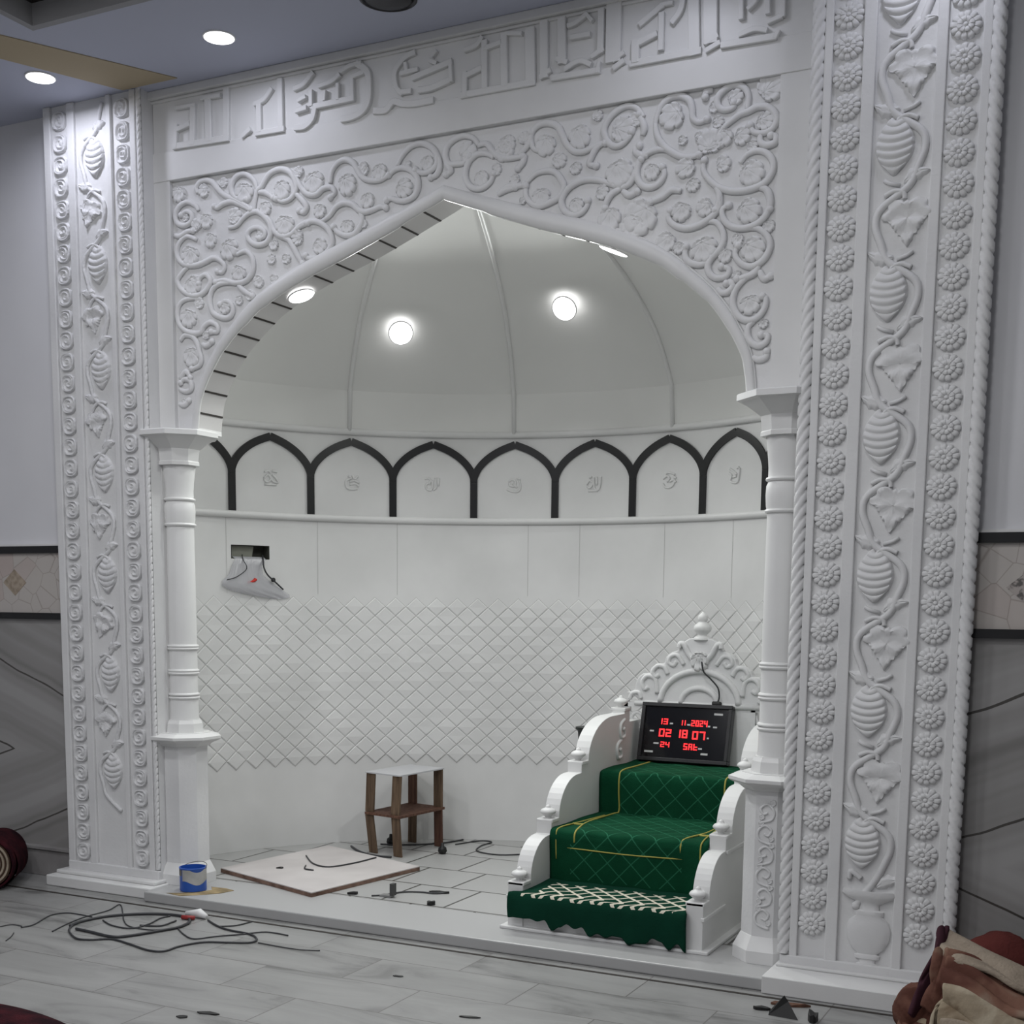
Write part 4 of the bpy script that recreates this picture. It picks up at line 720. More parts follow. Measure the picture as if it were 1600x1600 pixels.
# ------------------------------------------------------------------ columns
OCT = pi / 8; K8 = 1 / cos(OCT)
def column(label, x, rich):
    t = thing('column', label, 'column', (x, Y_C, .05)); c = (x, Y_C, 0)
    def o8(p): return MB().lathe([(r * K8, z) for r, z in p], c, 8, ph=OCT)
    o8([(.132, .0505), (.132, .10), (.105, .155)]).build('base', marble, t)
    o8([(.103, .154), (.103, .735)]).build('pedestal', carved, t)
    o8([(.110, .735), (.130, .752), (.160, .765), (.168, .772), (.168, .785), (.120, .800), (.120, .802)]).build('pedestal_cap', marble, t)
    o8([(.088, .80), (.084, .845), (.076, .862), (.076, .864)]).build('shaft_base', marble, t)
    MB().lathe(smooth_prof([(.072, .862), (.070, .90), (.069, .955)], 2) + [(.068, .965), (.068, 1.30), (.067, 1.55), (.066, 1.80)], c, 28).build('shaft', marble, t, smooth=.6)
    MB().lathe([(.066, 1.80), (.072, 1.83), (.0745, 1.87), (.073, 1.905), (.067, 1.918), (.067, 1.975), (.070, 2.01), (.076, 2.06), (.080, 2.095)], c, 28).build('neck', marble, t, smooth=.5)
    for z in (.972, .988, 1.092, 1.105, 1.212, 1.225, 1.81, 1.93):
        MB().lathe([(.060, z - .010), (.074, z - .006), (.077, z), (.074, z + .006), (.060, z + .010)], c, 28, caps=False).build('ring', marble, t, smooth=.6)
    o8([(.094, 2.090), (.094, 2.105), (.090, 2.11), (.096, 2.165), (.104, 2.172), (.165, 2.218), (.182, 2.222), (.182, 2.243), (.176, 2.248)]).build('capital', marble, t)
    # arabesque relief on the front of the pedestal
    y = Y_C - .104
    for k in range(6 if rich else 0):
        zc = .235 + k * .084; s = 1 if k % 2 else -1
        pts = [(x - s * .026, y, zc - .045), (x + s * .022, y, zc - .03), (x + s * .030, y, zc + .004), (x + s * .004, y, zc + .030), (x - s * .022, y, zc + .012), (x - s * .012, y, zc - .010), (x + s * .006, y, zc - .004)]
        MB().tube(spline(pts, 5), .0055, 6, nrm=(0, 1, 0)).build('arabesque', carved, t, smooth=9)
        rows = leaf_mesh(.017, 4, k, .006); MB().grid([[(x + s * .022 + p[0], y + .001 + p[1], zc + .036 + p[2]) for p in r] for r in rows], 0, True).build('arabesque_leaf', carved, t, smooth=1)
        rows = leaf_mesh(.015, 4, k + 9, .006); MB().grid([[(x - s * .020 + p[0], y + .001 + p[1], zc - .022 + p[2]) for p in r] for r in rows], 0, True).build('arabesque_leaf', carved, t, smooth=1)
    return t
column('round column on an octagonal pedestal beside the plastic bag', -4.288, False)
column('round column on an octagonal pedestal behind the flower pilaster', -1.312, True)

# ------------------------------------------------------------------ black arcade on the niche wall, with carved names
RB = R_N - .001
def cstrip(b, pts, w, r0, h):
    """flat strip along (angle, z) points on the cylinder, width w, thickness h."""
    P = [Vector((a * R_N, z, 0)) for a, z in pts]; rows = []
    for i, p in enumerate(P):
        t = (P[min(i + 1, len(P) - 1)] - P[max(i - 1, 0)]).normalized(); nn = Vector((-t.y, t.x, 0)) * w / 2
        q0, q1 = p + nn, p - nn
        rows.append([cyl(q0.x / R_N, q0.y, r0), cyl(q0.x / R_N, q0.y, r0 - h), cyl(q1.x / R_N, q1.y, r0 - h), cyl(q1.x / R_N, q1.y, r0)])
    b.grid(rows, 0, True); n = len(rows)
    o = len(b.v) - n * 4; b.f += [[o, o + 1, o + 2, o + 3], [o + n * 4 - 4, o + n * 4 - 3, o + n * 4 - 2, o + n * 4 - 1]]; b.mi += [0, 0]
STEM = [170.4, 156.35, 142.35, 128.05, 114.0, 99.7, 85.65, 72.25, 59.4, 46.0]
ORD = ['first', 'second', 'third', 'fourth', 'fifth', 'sixth', 'seventh', 'eighth', 'ninth']
for i, a in enumerate(STEM[1:9]):
    b = MB(); cstrip(b, [(radians(a), 1.931), (radians(a), 2.03), (radians(a), 2.135)], .041, RB, .010)
    tag(b.build('black_strip', black), '%s upright black strip counted from the left column along the ring moulding' % ORD[i], 'wall strip', 'upright black strips of the arcade')
for i in range(9):
    a0, a1 = radians(STEM[i]), radians(STEM[i + 1]); am = (a0 + a1) / 2; hw = (a0 - a1) / 2
    left = [(am + hw, 2.136), (am + hw * .985, 2.165), (am + hw * .88, 2.215), (am + hw * .66, 2.268), (am + hw * .36, 2.312), (am, 2.345)]
    b = MB()
    L = [(p.x, p.y) for p in spline([(x, z, 0) for x, z in left], 4)]
    Rg = [(2 * am - x, z) for x, z in L]
    cstrip(b, L, .041, RB, .0100); cstrip(b, Rg, .041, RB, .0103)
    if i == 0: lab = 'partly hidden black pointed arch touching the left column'
    elif i == 8: lab = 'sliver of black pointed arch beside the right column'
    else: lab = 'black pointed arch framing the %s carved name counted from the left column' % ORD[i - 1]
    tag(b.build('black_arch', black), lab, 'wall arch', 'pointed black arches of the arcade')
# carved names: flowing strokes, each its own arrangement
GLY = [
 [[(-.045, .035), (-.02, .045), (0, .03)], [(-.05, -.005), (-.02, .02), (.0, -.01), (-.03, -.03), (-.05, -.01)], [(.045, .04), (.01, .045)], [(.01, .02), (.035, .0), (.05, -.03), (.01, -.02), (.005, .01)], [(-.045, -.045), (.04, -.045)]],
 [[(-.03, .04), (-.01, .025), (-.045, .005), (-.04, -.04), (0, -.05), (.035, -.045)], [(0, .045), (.015, .02), (.04, .04)], [(-.02, 0), (.01, .01), (.05, -.005)], [(-.02, -.02), (.02, -.012), (.045, -.03)]],
 [[(-.05, .035), (-.02, .04), (-.01, .015), (-.04, -.005), (-.035, -.035), (-.005, -.04), (.005, -.01), (.0, .03)], [(.025, .045), (.03, -.02), (.01, -.04)], [(.05, .045), (.045, -.01)], [(-.03, .01), (-.01, 0)]],
 [[(-.04, .02), (-.015, .035), (.01, .02), (0, -.01), (-.03, -.005), (-.035, .015)], [(-.05, -.03), (-.02, -.045), (.03, -.045), (.045, -.01), (.035, .03)], [(.02, .045), (.045, .035)], [(-.01, .01), (.02, -.02)]],
 [[(-.05, -.005), (-.03, .02), (-.005, .0), (-.03, -.03), (-.05, -.015)], [(.0, .04), (.005, -.03), (.03, -.045), (.045, -.02), (.05, .045)], [(.02, .045), (.022, -.01)], [(-.04, -.05), (.03, -.05)], [(-.035, .04), (-.015, .045)]],
 [[(-.05, .01), (-.02, .03), (.0, .01), (-.02, -.01)], [(-.05, -.02), (-.03, -.045), (.01, -.045), (.035, -.02), (.03, .02), (.05, .01)], [(-.03, .045), (.0, .05), (.04, .035)], [(.0, -.01), (.03, .0), (.05, -.015)]],
 [[(-.045, .02), (-.02, .0), (-.03, -.03), (.0, -.045), (.035, -.035), (.045, .045)], [(-.04, .045), (-.01, .03), (.02, .005)], [(.02, .045), (.04, .05)], [(-.01, -.01), (.02, -.005)]]]
for i, a in enumerate((149.32, 135.05, 121.3, 106.97, 92.81, 78.8, 66.1)):
    b = MB(); a = radians(a)
    for pts in GLY[i]:
        P = [cyl(a - p.x * .82 / R_N, 2.122 + p.y * .82, R_N - .002) for p in spline([(x, z, 0) for x, z in pts], 4)]
        b.tube(P, .0062, 6, nrm=lambda p: (p - Vector((NC[0], NC[1], p.z))))
    tag(b.build('carved_name', marble, smooth=9), 'carved white name under the %s full black arch counted from the left column' % ORD[i], 'carving', 'carved names under the arches')

# ------------------------------------------------------------------ pulpit (minbar)
MX0, MX1 = -2.44, -1.56; MC = -2.045
mn = thing('pulpit', 'white marble stepped pulpit with carved backrest standing at the right of the niche', 'pulpit', (MC, 4.88, .05))
b = MB()
for y0, y1, z in ((4.886, 6.27, .20), (5.17, 6.27, .43), (5.73, 6.27, .628)): b.box(MX0 + .03, MX1 - .03, y0, y1, .0505, z)
b.build('steps', marble, mn)
MB().box(MX0 - .03, MX1 + .03, 4.86, 6.30, .0502, .064).build('base_slab', marble, mn, bevel=.003)
def q_arc(y0, z0, y1, z1, n=10): return [(y1 - (y1 - y0) * cos(pi / 2 * k / n), z0 + (z1 - z0) * sin(pi / 2 * k / n)) for k in range(n + 1)]
side = [(4.88, .052), (4.88, .255), (4.955, .255)] + q_arc(4.957, .256, 5.13, .425) + [(5.165, .425), (5.165, .488), (5.245, .488)] + q_arc(5.247, .49, 5.455, .665) + [(5.495, .665), (5.495, .715), (5.575, .715)] + q_arc(5.577, .716, 5.87, .905) + [(6.03, .905), (6.03, .93), (6.10, .93), (6.10, .86), (6.28, .86), (6.28, .052)]
for x0, x1 in ((MX0, MX0 + .072), (MX1 - .072, MX1)):
    sw = MB().prism(side, lambda y, z: (x0, y, z), lambda y, z: (x1, y, z)).build('side_wall', marble, mn, bevel=.012, bseg=3)
    xm = (x0 + x1) / 2
    for y, z in ((4.918, .255), (5.205, .488), (5.535, .715), (6.065, .93)):
        h = .05
        MB().box(x0 - .004, x1 + .004, y - .038, y + .038, z - .014, z + .003).build('post_cap', marble, sw, bevel=.004)
        MB().lathe(smooth_prof([(.018, 0), (.014, .008), (.026, .020), (.036, .030), (.030, .042), (.014, .050), (.010, .058), (.001, .064)], 3), (xm, y, z), 18).build('finial', marble, sw, smooth=9)
    xo = x1 if x0 > -2 else x0
    for y0, y1, z in ((4.875, 5.17, .190), (5.17, 5.52, .418), (5.52, 6.28, .640)):
        MB().box(xo - .008, xo + .008, y0, y1, z - .008, z + .008).build('ledge', marble, sw, bevel=.003)
for y, z, s in ((6.0, .83, 1), (5.96, .73, -1)):      # scrolls on the inner face of the far wall
    MB().tube(spline([(MX0 + .072, y + .03, z + .045), (MX0 + .074, y - .03, z + .02), (MX0 + .074, y - .02, z - .04), (MX0 + .074, y + .03, z - .035), (MX0 + .074, y + .02, z), (MX0 + .074, y + .0, z - .005)], 5), .009, 8, nrm=(1, 0, 0)).build('scroll', carved, mn, smooth=9)
# carved backrest
BY0, BY1 = 6.225, 6.275
half = [(.405, .60), (.405, .945), (.395, 1.00), (.352, 1.01), (.345, 1.035), (.335, 1.07), (.305, 1.098), (.272, 1.10), (.262, 1.128), (.225, 1.150), (.19, 1.155), (.182, 1.186), (.150, 1.212), (.118, 1.222), (.100, 1.252), (.062, 1.282), (.0, 1.288)]
hs = half[:2] + [(p.x, p.y) for p in spline([(x, z, 0) for x, z in half[2:]], 2)]
outl = [(MC + x * 1.0, z) for x, z in hs] + [(MC - x, z) for x, z in hs[-2::-1]]
# solid middle: the outer quarters below the shoulders are pierced
core = [(MC + x, z) for x, z in [(.275, .60), (.275, .945)] + [p for p in hs if p[1] > .945]] + [(MC - x, z) for x, z in [p for p in hs[::-1][1:] if p[1] > .945] + [(.275, .945), (.275, .60)]]
MB().prism(core, lambda x, z: (x, BY0, z), lambda x, z: (x, BY1, z)).build('backrest', carved, mn, bevel=.006)
for s in (-1, 1):
    b = MB()
    for x0, x1, z0, z1 in ((.270, .292, .60, .95), (.383, .405, .60, .95), (.27, .405, .925, .95), (.27, .405, .60, .63)):
        b.box(min(MC + s * x0, MC + s * x1), max(MC + s * x0, MC + s * x1), BY0, BY1, z0, z1)
    for k, (zc, g) in enumerate(((.69, 1), (.775, -1), (.86, 1))):
        xc = MC + s * .338
        ring_ = [(xc + .030 * cos(a), BY0 + .02, zc + .036 * sin(a)) for a in [2 * pi * q / 16 for q in range(16)]]
        b.tube(ring_, .009, 8, closed=True, nrm=(0, 1, 0))
        b.tube(spline([(xc - g * .05, BY0 + .02, zc + .05), (xc - g * .035, BY0 + .02, zc + .01), (xc + g * .0, BY0 + .02, zc - .04), (xc + g * .05, BY0 + .02, zc - .045)], 5), .011, 8, nrm=(0, 1, 0))
    b.build('pierced_panel', carved, mn, smooth=.7)
def arc(cx, cz, rx, rz, a0, a1, n=24): return [(cx + rx * cos(radians(a0 + (a1 - a0) * i / n)), cz + rz * sin(radians(a0 + (a1 - a0) * i / n))) for i in range(n + 1)]
def rib(pts, r, nm, y=BY0): return MB().tube([(x, y, z) for x, z in pts], r, 10, nrm=(0, 1, 0)).build(nm, carved, mn, smooth=9)
rib(arc(MC, .955, .205, .165, 0, 180), .017, 'round_arch'); rib(arc(MC, .955, .095, .078, 0, 180), .015, 'round_arch')
rib([(MC - .345, .948), (MC + .345, .948)], .014, 'ledge')
for s in (-1, 1):
    rib(spline([(MC + s * p[0], p[1], 0) for p in ((.225, 1.0), (.235, 1.07), (.275, 1.088), (.305, 1.06), (.295, 1.02), (.272, 1.03))], 5) and [(p.x, p.y) for p in spline([(MC + s * q[0], q[1], 0) for q in ((.225, 1.0), (.235, 1.07), (.275, 1.088), (.305, 1.06), (.295, 1.02), (.272, 1.03))], 5)], .012, 'scroll')
    rib([(p.x, p.y) for p in spline([(MC + s * q[0], q[1], 0) for q in ((.17, 1.10), (.19, 1.135), (.225, 1.14), (.25, 1.11), (.235, 1.085), (.215, 1.095))], 5)], .012, 'scroll')
    rib([(p.x, p.y) for p in spline([(MC + s * q[0], q[1], 0) for q in ((.085, 1.15), (.12, 1.195), (.155, 1.19), (.165, 1.16), (.14, 1.145), (.125, 1.165))], 5)], .011, 'scroll')
    rib([(p.x, p.y) for p in spline([(MC + s * q[0], q[1], 0) for q in ((.31, .97), (.325, 1.0), (.36, .995), (.372, .965))], 5)], .011, 'scroll')
    rib([(p.x, p.y) for p in spline([(MC + s * q[0], q[1], 0) for q in ((.03, 1.17), (.06, 1.205), (.085, 1.25), (.105, 1.255), (.11, 1.235))], 5)], .014, 'scroll', BY0 - .006)
rows = leaf_mesh(.062, 5, 3, .03)
MB().grid([[(MC + p[2], BY0 + p[1], 1.185 - p[0] * 1.1) for p in r] for r in rows], 0, True).build('shell_crest', carved, mn, smooth=1)
MB().lathe(smooth_prof([(.045, 1.275), (.040, 1.290), (.022, 1.298), (.026, 1.306), (.042, 1.322), (.044, 1.342), (.030, 1.358), (.020, 1.366), (.026, 1.378), (.024, 1.396), (.010, 1.410), (.001, 1.418)], 3), (MC, 6.25, 0), 24).build('crest_finial', marble, mn, smooth=9)
MB().tube(spline([(MC + .03, BY0 - .010, 1.17), (MC + .045, BY0 - .02, 1.11), (MC + .10, BY0 - .022, 1.06), (MC + .112, BY0 - .020, 1.0), (MC + .105, BY0 - .02, .945)], 6), .0045, 6)
wire = MB().tube(spline([(MC + .02, BY0 - .036, 1.17), (MC + .03, BY0 - .032, 1.12), (MC + .065, BY0 - .026, 1.085), (MC + .105, BY0 - .026, 1.04), (MC + .112, BY0 - .024, .99), (MC + .100, BY0 - .026, .962)], 6), .004, 6)
tag(wire.build('clock_cable', cable_m, off=(MC, BY0, 1.0), smooth=9), 'thin dark cable running down the carved backrest to the red clock', 'cable')

# ---- carpets on the steps
def carpet(name, prof, half_w, mt, n_w=40, rag=None, wob=.002, seed=1):
    rnd = random.Random(seed); P = spline([(0, y, z) for y, z in prof], 5); rows = []; uv = []; d = 0
    for i, p in enumerate(P):
        if i: d += (P[i] - P[i - 1]).length
        row = []
        w0, w1 = half_w(p.y, p.z)
        for j in range(n_w + 1):
            u = j / n_w; x = w0 + (w1 - w0) * u
            z = p.z + wob * sin(x * 31 + p.y * 17) ; y = p.y + wob * sin(x * 23 + p.z * 19)
            if rag and i < 6:
                z += rag(u) * (1 - i / 6.0)
            row.append((x, y, z)); uv.append((x - w0, d))
        rows.append(row)
    b = MB(); b.grid(rows); b.uv = uv
    o = b.build(name, mt, off=(MC, prof[0][0], prof[0][1]), smooth=1.2)
    s = o.modifiers.new('pile', 'SOLIDIFY'); s.thickness = .010; s.offset = 1
    return o
rn = carpet('stair_runner', [(5.162, .215), (5.158, .30), (5.155, .39), (5.156, .425), (5.172, .443), (5.25, .445), (5.45, .443), (5.65, .442), (5.715, .443), (5.722, .46), (5.718, .54), (5.716, .60), (5.722, .632), (5.74, .643), (5.85, .645), (6.05, .644), (6.20, .645)],
            lambda y, z: (MX0 + .074, MX1 - .074), runner_m, seed=2)
tag(rn, 'dark green runner with thin gold lines draped over the upper pulpit steps', 'carpet')
def along(pts, r, nm, par, mt):
    o = MB().tube(spline(pts, 4), r, 6).build(nm, mt, off=(MC, 5.162, .215), smooth=9); o.location = (0, 0, 0); o.parent = par
    return o
hw = .245
for s in (-1, 1):
    x = -2.0 + s * .262; xo = -2.0 + s * .345
    path = [(x, 6.19, .656), (x, 5.95, .656), (x, 5.75, .656), (x + s * .0, 5.708, .628), (x, 5.705, .55), (x, 5.712, .462), (x + s * .01, 5.66, .455), (x + s * .025, 5.40, .455), (x - s * .01, 5.20, .456), (x - s * .015, 5.150, .438), (x - s * .015, 5.147, .40)]
    o = along(path, .0042, 'gold_stripe', rn, gold)
    xo = -2.0 + s * .335
    along([(xo - s * .045, 5.60, .455), (xo - s * .02, 5.35, .456), (xo - s * .0, 5.18, .455), (xo, 5.147, .425), (xo, 5.150, .32)], .0036, 'gold_stripe', rn, gold)
    along([(xo - s * .06, 5.31, .455), (xo - s * .035, 5.30, .455), (xo - s * .01, 5.31, .455)], .006, 'gold_stripe', rn, gold)
along([(-2.0 - .28, 5.146, .375), (-2.0, 5.144, .370), (-1.745, 5.146, .375)], .003, 'gold_stripe', rn, gold)
rr_ = random.Random(5); rg = [rr_.uniform(-.022, .028) for _ in range(24)]
def rag(u):
    q = min(u * 23, 22.999); k = int(q); s = .5 - .5 * cos(pi * (q - k)); return rg[k] * (1 - s) + rg[k + 1] * s - .03 * u
sm = carpet('step_mat', [(4.856, .098), (4.852, .13), (4.850, .165), (4.855, .198), (4.875, .213), (4.96, .214), (5.05, .213), (5.12, .214), (5.152, .215)],
            lambda y, z: (MX0 + .016 + .058 * min(max((y - 4.862) / .014, 0), 1), MX1 - .060 - .014 * min(max((y - 4.862) / .014, 0), 1)), mat_m, 90, rag, seed=4)
tag(sm, 'green mat with cream netted pattern and torn hem on the lowest pulpit step', 'mat')

# ---- prayer clock leaning on the backrest
ck = thing('prayer_clock', 'black framed digital clock with red digits leaning on the pulpit seat', 'clock', (-2.10, 6.10, .66))
CW, CH, CT = .478, .300, .042
th = radians(-13.5)
Rk = Matrix.Rotation(radians(-1.0), 3, 'Z') @ Matrix.Rotation(th, 3, 'X')
def ckp(x, y, z): return tuple(Rk @ Vector((x, y, z)) + Vector((-2.094, 6.118, .664)))
def ckbox(b, x0, x1, z0, z1, y0, y1):
    v = [ckp(x, y, z) for x in (x0, x1) for y in (y0, y1) for z in (z0, z1)]
    return b.add(v, [(0, 1, 3, 2), (4, 6, 7, 5), (0, 4, 5, 1), (2, 3, 7, 6), (0, 2, 6, 4), (1, 5, 7, 3)])
b = MB(); h = CW / 2; fb = .020
ckbox(b, -h, h, 0, fb, -.008, CT); ckbox(b, -h, h, CH - fb, CH, -.008, CT); ckbox(b, -h, -h + fb, fb, CH - fb, -.008, CT); ckbox(b, h - fb, h, fb, CH - fb, -.008, CT)
b.build('frame', plastic_blk, ck, bevel=.003)
b = MB(); ckbox(b, -h + fb - .002, h - fb + .002, fb - .002, CH - fb + .002, .004, CT - .004); scr = b.build('display', screen_m, ck)
SEG = {'0': 'abcdef', '1': 'bc', '2': 'abged', '3': 'abgcd', '4': 'fgbc', '5': 'afgcd', '6': 'afgedc', '7': 'abc', '8': 'abcdefg', '9': 'abcfgd', 'S': 'afgcd', 'U': 'fedcb', 'n': 'egc', 'T': 'fegd', 'A': 'abcefg', ' ': ''}
def digits(txt, x, z, w, hgt, gapx):
    b = MB(); t = hgt * .17
    for ch in txt:
        for s_ in SEG[ch]:
            bx = {'a': (0, w, hgt - t, hgt), 'd': (0, w, 0, t), 'g': (0, w, hgt / 2 - t / 2, hgt / 2 + t / 2), 'f': (0, t, hgt / 2, hgt), 'e': (0, t, 0, hgt / 2), 'b': (w - t, w, hgt / 2, hgt), 'c': (w - t, w, 0, hgt / 2)}[s_]
            k = .12
            o = len(b.v); ckbox(b, x + bx[0], x + bx[1], z + bx[2], z + bx[3], .0020, .0042)
        x += w + gapx
    b.build('red_digits', red_led, ck)
digits('13', -.146, .190, .022, .030, .007); digits('11', -.026, .190, .011, .026, .004); digits('2024', .030, .188, .0175, .031, .005)
digits('02', -.136, .127, .029, .040, .007); digits('18', -.049, .126, .029, .041, .007); digits('07', .042, .122, .030, .042, .007)
digits('24', -.122, .074, .021, .027, .006); digits('SAT', .002, .067, .020, .032, .006)
b = MB()
for x0, x1, z0 in ((.145, .190, .249), (-.205, -.158, .043), (.096, .132, .045), (-.187, -.165, .150), (-.160, -.132, .088), (.118, .131, .187), (.146, .166, .184), (.009, .026, .190), (.120, .130, .127), (.080, .100, .072), (-.083, -.066, .192)):
    ckbox(b, x0, x1, z0, z0 + (.010 if x1 - x0 > .03 else .008), .0022, .0042)
b.build('printed_marks', pale_print, ck)
b = MB(); ckbox(b, .125, .172, CH - .001, CH + .02, .0, .03); b.build('plug', rubber, ck, bevel=.006)
# dark stand just behind the pulpit
t = thing('black_stand', 'black flared stand behind the pulpit side wall, only its top visible', 'stand', (-2.60, 6.05, .05))
MB().lathe([(.10, .0505), (.10, .07), (.03, .10), (.028, .52), (.035, .62), (.044, .72), (.050, .80), (.062, .81), (.062, .82)], (-2.60, 6.10, 0), 20).build('post', mat('black_stand', (.02, .024, .022), .5), t, smooth=.6)
MB().tube([(-2.60, 6.05, .70), (-2.56, 5.93, .735), (-2.52, 5.80, .72)], .022, 8).build('arm', rubber, t, smooth=9)

# ------------------------------------------------------------------ wooden stand on the niche floor
A, B_, C_, D_ = Vector((-3.905, 6.02, 0)), Vector((-3.653, 5.972, 0)), Vector((-3.609, 6.376, 0)), Vector((-3.861, 6.424, 0))
ws = thing('wooden_stand', 'small two-tier wooden stand with plank legs on the niche floor', 'stand', (-3.76, 6.2, .05))
def quad_slab(P, z, th, name, mt, ex=0.0, tilt=0):
    c = sum(P, Vector()) / 4; v = []
    for zz_ in (z - th, z):
        for p in P: q = c + (p - c) * (1 + ex); v.append((q.x, q.y, zz_ + tilt * (q.x - c.x)))
    return MB().add(v, [(0, 1, 2, 3), (4, 5, 6, 7), (0, 1, 5, 4), (1, 2, 6, 5), (2, 3, 7, 6), (3, 0, 4, 7)]).build(name, mt, ws, bevel=.001)
quad_slab([A, B_, C_, D_], .509, .008, 'top', mat('grey_laminate_top', (.50, .50, .52), .35), .02)
quad_slab([A, B_, C_, D_], .282, .014, 'shelf', wood_red, .04)
ux_ = (B_ - A).normalized(); uy_ = (D_ - A).normalized()
def plank(p0, z0, p1, z1, name, mt, w=.062, th=.012, along_=None):
    ux = along_ or ux_; nv = Vector((-ux.y, ux.x, 0)); v = []
    for p, z in ((p0, z0), (p1, z1)):
        for a, c in ((-1, -1), (1, -1), (1, 1), (-1, 1)):
            q = p + ux * (a * w / 2) + nv * (c * th / 2); v.append((q.x, q.y, z))
    return MB().add(v, [(0, 1, 2, 3), (4, 5, 6, 7), (0, 1, 5, 4), (1, 2, 6, 5), (2, 3, 7, 6), (3, 0, 4, 7)]).build(name, mt, ws, bevel=.001)
i_ = .03
for P, sx, sy, m1, m2, dx in ((A, 1, 1, wood, wood, -.012), (B_, -1, 1, wood, wood, -.010), (C_, -1, -1, wood, wood_red, .0), (D_, 1, -1, wood_red, wood, .0)):
    p = P + ux_ * (sx * i_) + uy_ * (sy * .012)
    plank(p + ux_ * (dx * (1 if P is A else 1.4)), .282, p, .501, 'upper_leg', m1)
    foot = p + ux_ * (-sx * .004 + (.020 if P is A else 0)) - uy_ * (.0)
    plank(foot, .0505, p + ux_ * (dx * 1.3), .268, 'lower_leg', m2, .058)
for i, (x, y) in enumerate(((-3.508, 6.188), (-3.905, 6.28))):
    o = MB().lathe([(.002, .0505), (.017, .052), (.026, .066), (.022, .086), (.010, .094), (.008, .112), (.002, .114)], (x, y, 0), 16).build('rubber_plug', rubber, off=(x, y, .05), smooth=9)
    tag(o, ['small black rubber plug beside the right leg of the wooden stand', 'small black plug behind the left legs of the wooden stand'][i], 'plug')

# pale board lying in front of the stand
bd = thing('board', 'pale square board with brown edges lying flat on the niche floor', 'board', (-3.84, 5.47, .05))
Q = [(-4.262, 5.19), (-3.518, 4.945), (-3.386, 5.732), (-4.138, 5.985)]
MB().prism(Q, lambda x, y: (x, y, .0505), lambda x, y: (x, y, .069)).build('core', ply_edge, bd)
cq = (-3.826, 5.46); Q2 = [(cq[0] + (x - cq[0]) * .997, cq[1] + (y - cq[1]) * .997) for x, y in Q]
MB().prism(Q2, lambda x, y: (x, y, .069), lambda x, y: (x, y, .0735)).build('face_sheet', board_m, bd)

# blue paint tin
TXc, TYc = -4.112, 4.80
tn = thing('paint_tin', 'small open tin with blue paint and smeared label beside the left column', 'paint tin', (TXc, TYc, .05))
MB().lathe([(.060, .0505), (.064, .054), (.064, .105), (.064, .158), (.066, .161), (.066, .166), (.060, .167), (.060, .080), (.001, .080)], (TXc, TYc, 0), 32, caps=False).build('body', blue, tn, smooth=.6)
b = MB(); b.grid([[(TXc + .0648 * cos(a), TYc + .0648 * sin(a), z + .010 * sin(3 * a)) for a in [radians(-100 + 5.6 * k) for k in range(26)]] for z in (.095, .12, .140, .157)]); b.build('label', tin_lbl, tn, smooth=9)
b = MB(); b.grid([[(TXc + .0647 * cos(a), TYc + .0647 * sin(a), z) for a in [radians(-200 + 5 * k) for k in range(20)]] for z in (.128, .157)]); b.build('bare_metal', tin_dark, tn, smooth=9)
MB().tube([(TXc + .066 * cos(a), TYc + .066 * sin(a) * 1.0, .160 + .02 * sin(a)) for a in [radians(10 + 8 * k) for k in range(21)]], .0018, 6).build('wire_handle', tin_dark, tn, smooth=9)
b = MB(); pts = [(-4.18, 4.685), (-4.08, 4.665), (-4.02, 4.72), (-3.95, 4.80), (-3.93, 4.88), (-3.99, 4.90), (-4.08, 4.895), (-4.03, 4.84), (-4.06, 4.77), (-4.12, 4.72)]
tag(b.prism(pts, lambda x, y: (x, y, .0503), lambda x, y: (x, y, .0518 + .012 * max(0, (x + 4.0)))).build('paper_scrap', brown_paper, off=(-4.05, 4.75, .05)), 'torn ochre paper scrap under the front of the blue paint tin', 'paper')

# clear plastic bag hanging out of the wiring hole
bag_m = bpy.data.materials.new('clear_plastic'); bag_m.use_nodes = True
nt = bag_m.node_tree; pb = nt.nodes['Principled BSDF']; pb.inputs['Base Color'].default_value = (.62, .62, .65, 1); pb.inputs['Roughness'].default_value = .25
tr = nt.nodes.new('ShaderNodeBsdfTransparent'); mx = nt.nodes.new('ShaderNodeMixShader'); mx.inputs[0].default_value = .50
nt.links.new(tr.outputs[0], mx.inputs[1]); nt.links.new(pb.outputs[0], mx.inputs[2]); nt.links.new(mx.outputs[0], nt.nodes['Material Output'].inputs[0])
am = radians(153.0)
pbag = thing('plastic_bag', 'clear crumpled plastic bag hanging from the dark hole in the niche wall', 'plastic bag', cyl(am, 1.60, R_N - .03))
def bagp(a, z, d): return cyl(radians(a), z, R_N - d)
rows = []
outl_b = [(1.690, 156.0, 150.4, -.03), (1.674, 156.0, 150.4, .008), (1.640, 156.6, 151.2, .014), (1.590, 157.2, 151.0, .022), (1.555, 158.4, 149.8, .032), (1.530, 158.6, 148.6, .036), (1.505, 157.2, 147.4, .030), (1.485, 154.6, 146.4, .022), (1.468, 151.0, 146.2, .012)]
for sgn in (1, -1):
    rows = []
    for z, a0, a1, d in outl_b:
        row = []
        for j in range(25):
            u = j / 24; a = a0 + (a1 - a0) * u
            bulge = (4 * u * (1 - u)) ** .5 * .7
            dd = d * (.25 + .9 * bulge) + .006 * sin(u * 23 + z * 90) * bulge + .003 * sin(u * 51 - z * 140) * bulge if sgn > 0 else .004 + .15 * d
            row.append(bagp(a, z - .010 * sin(pi * u) * (1 if z < 1.56 else 0), max(dd, .003) if d > 0 else d))
        rows.append(row)
    MB().grid(rows).build('bag_film', bag_m, pbag, smooth=9)
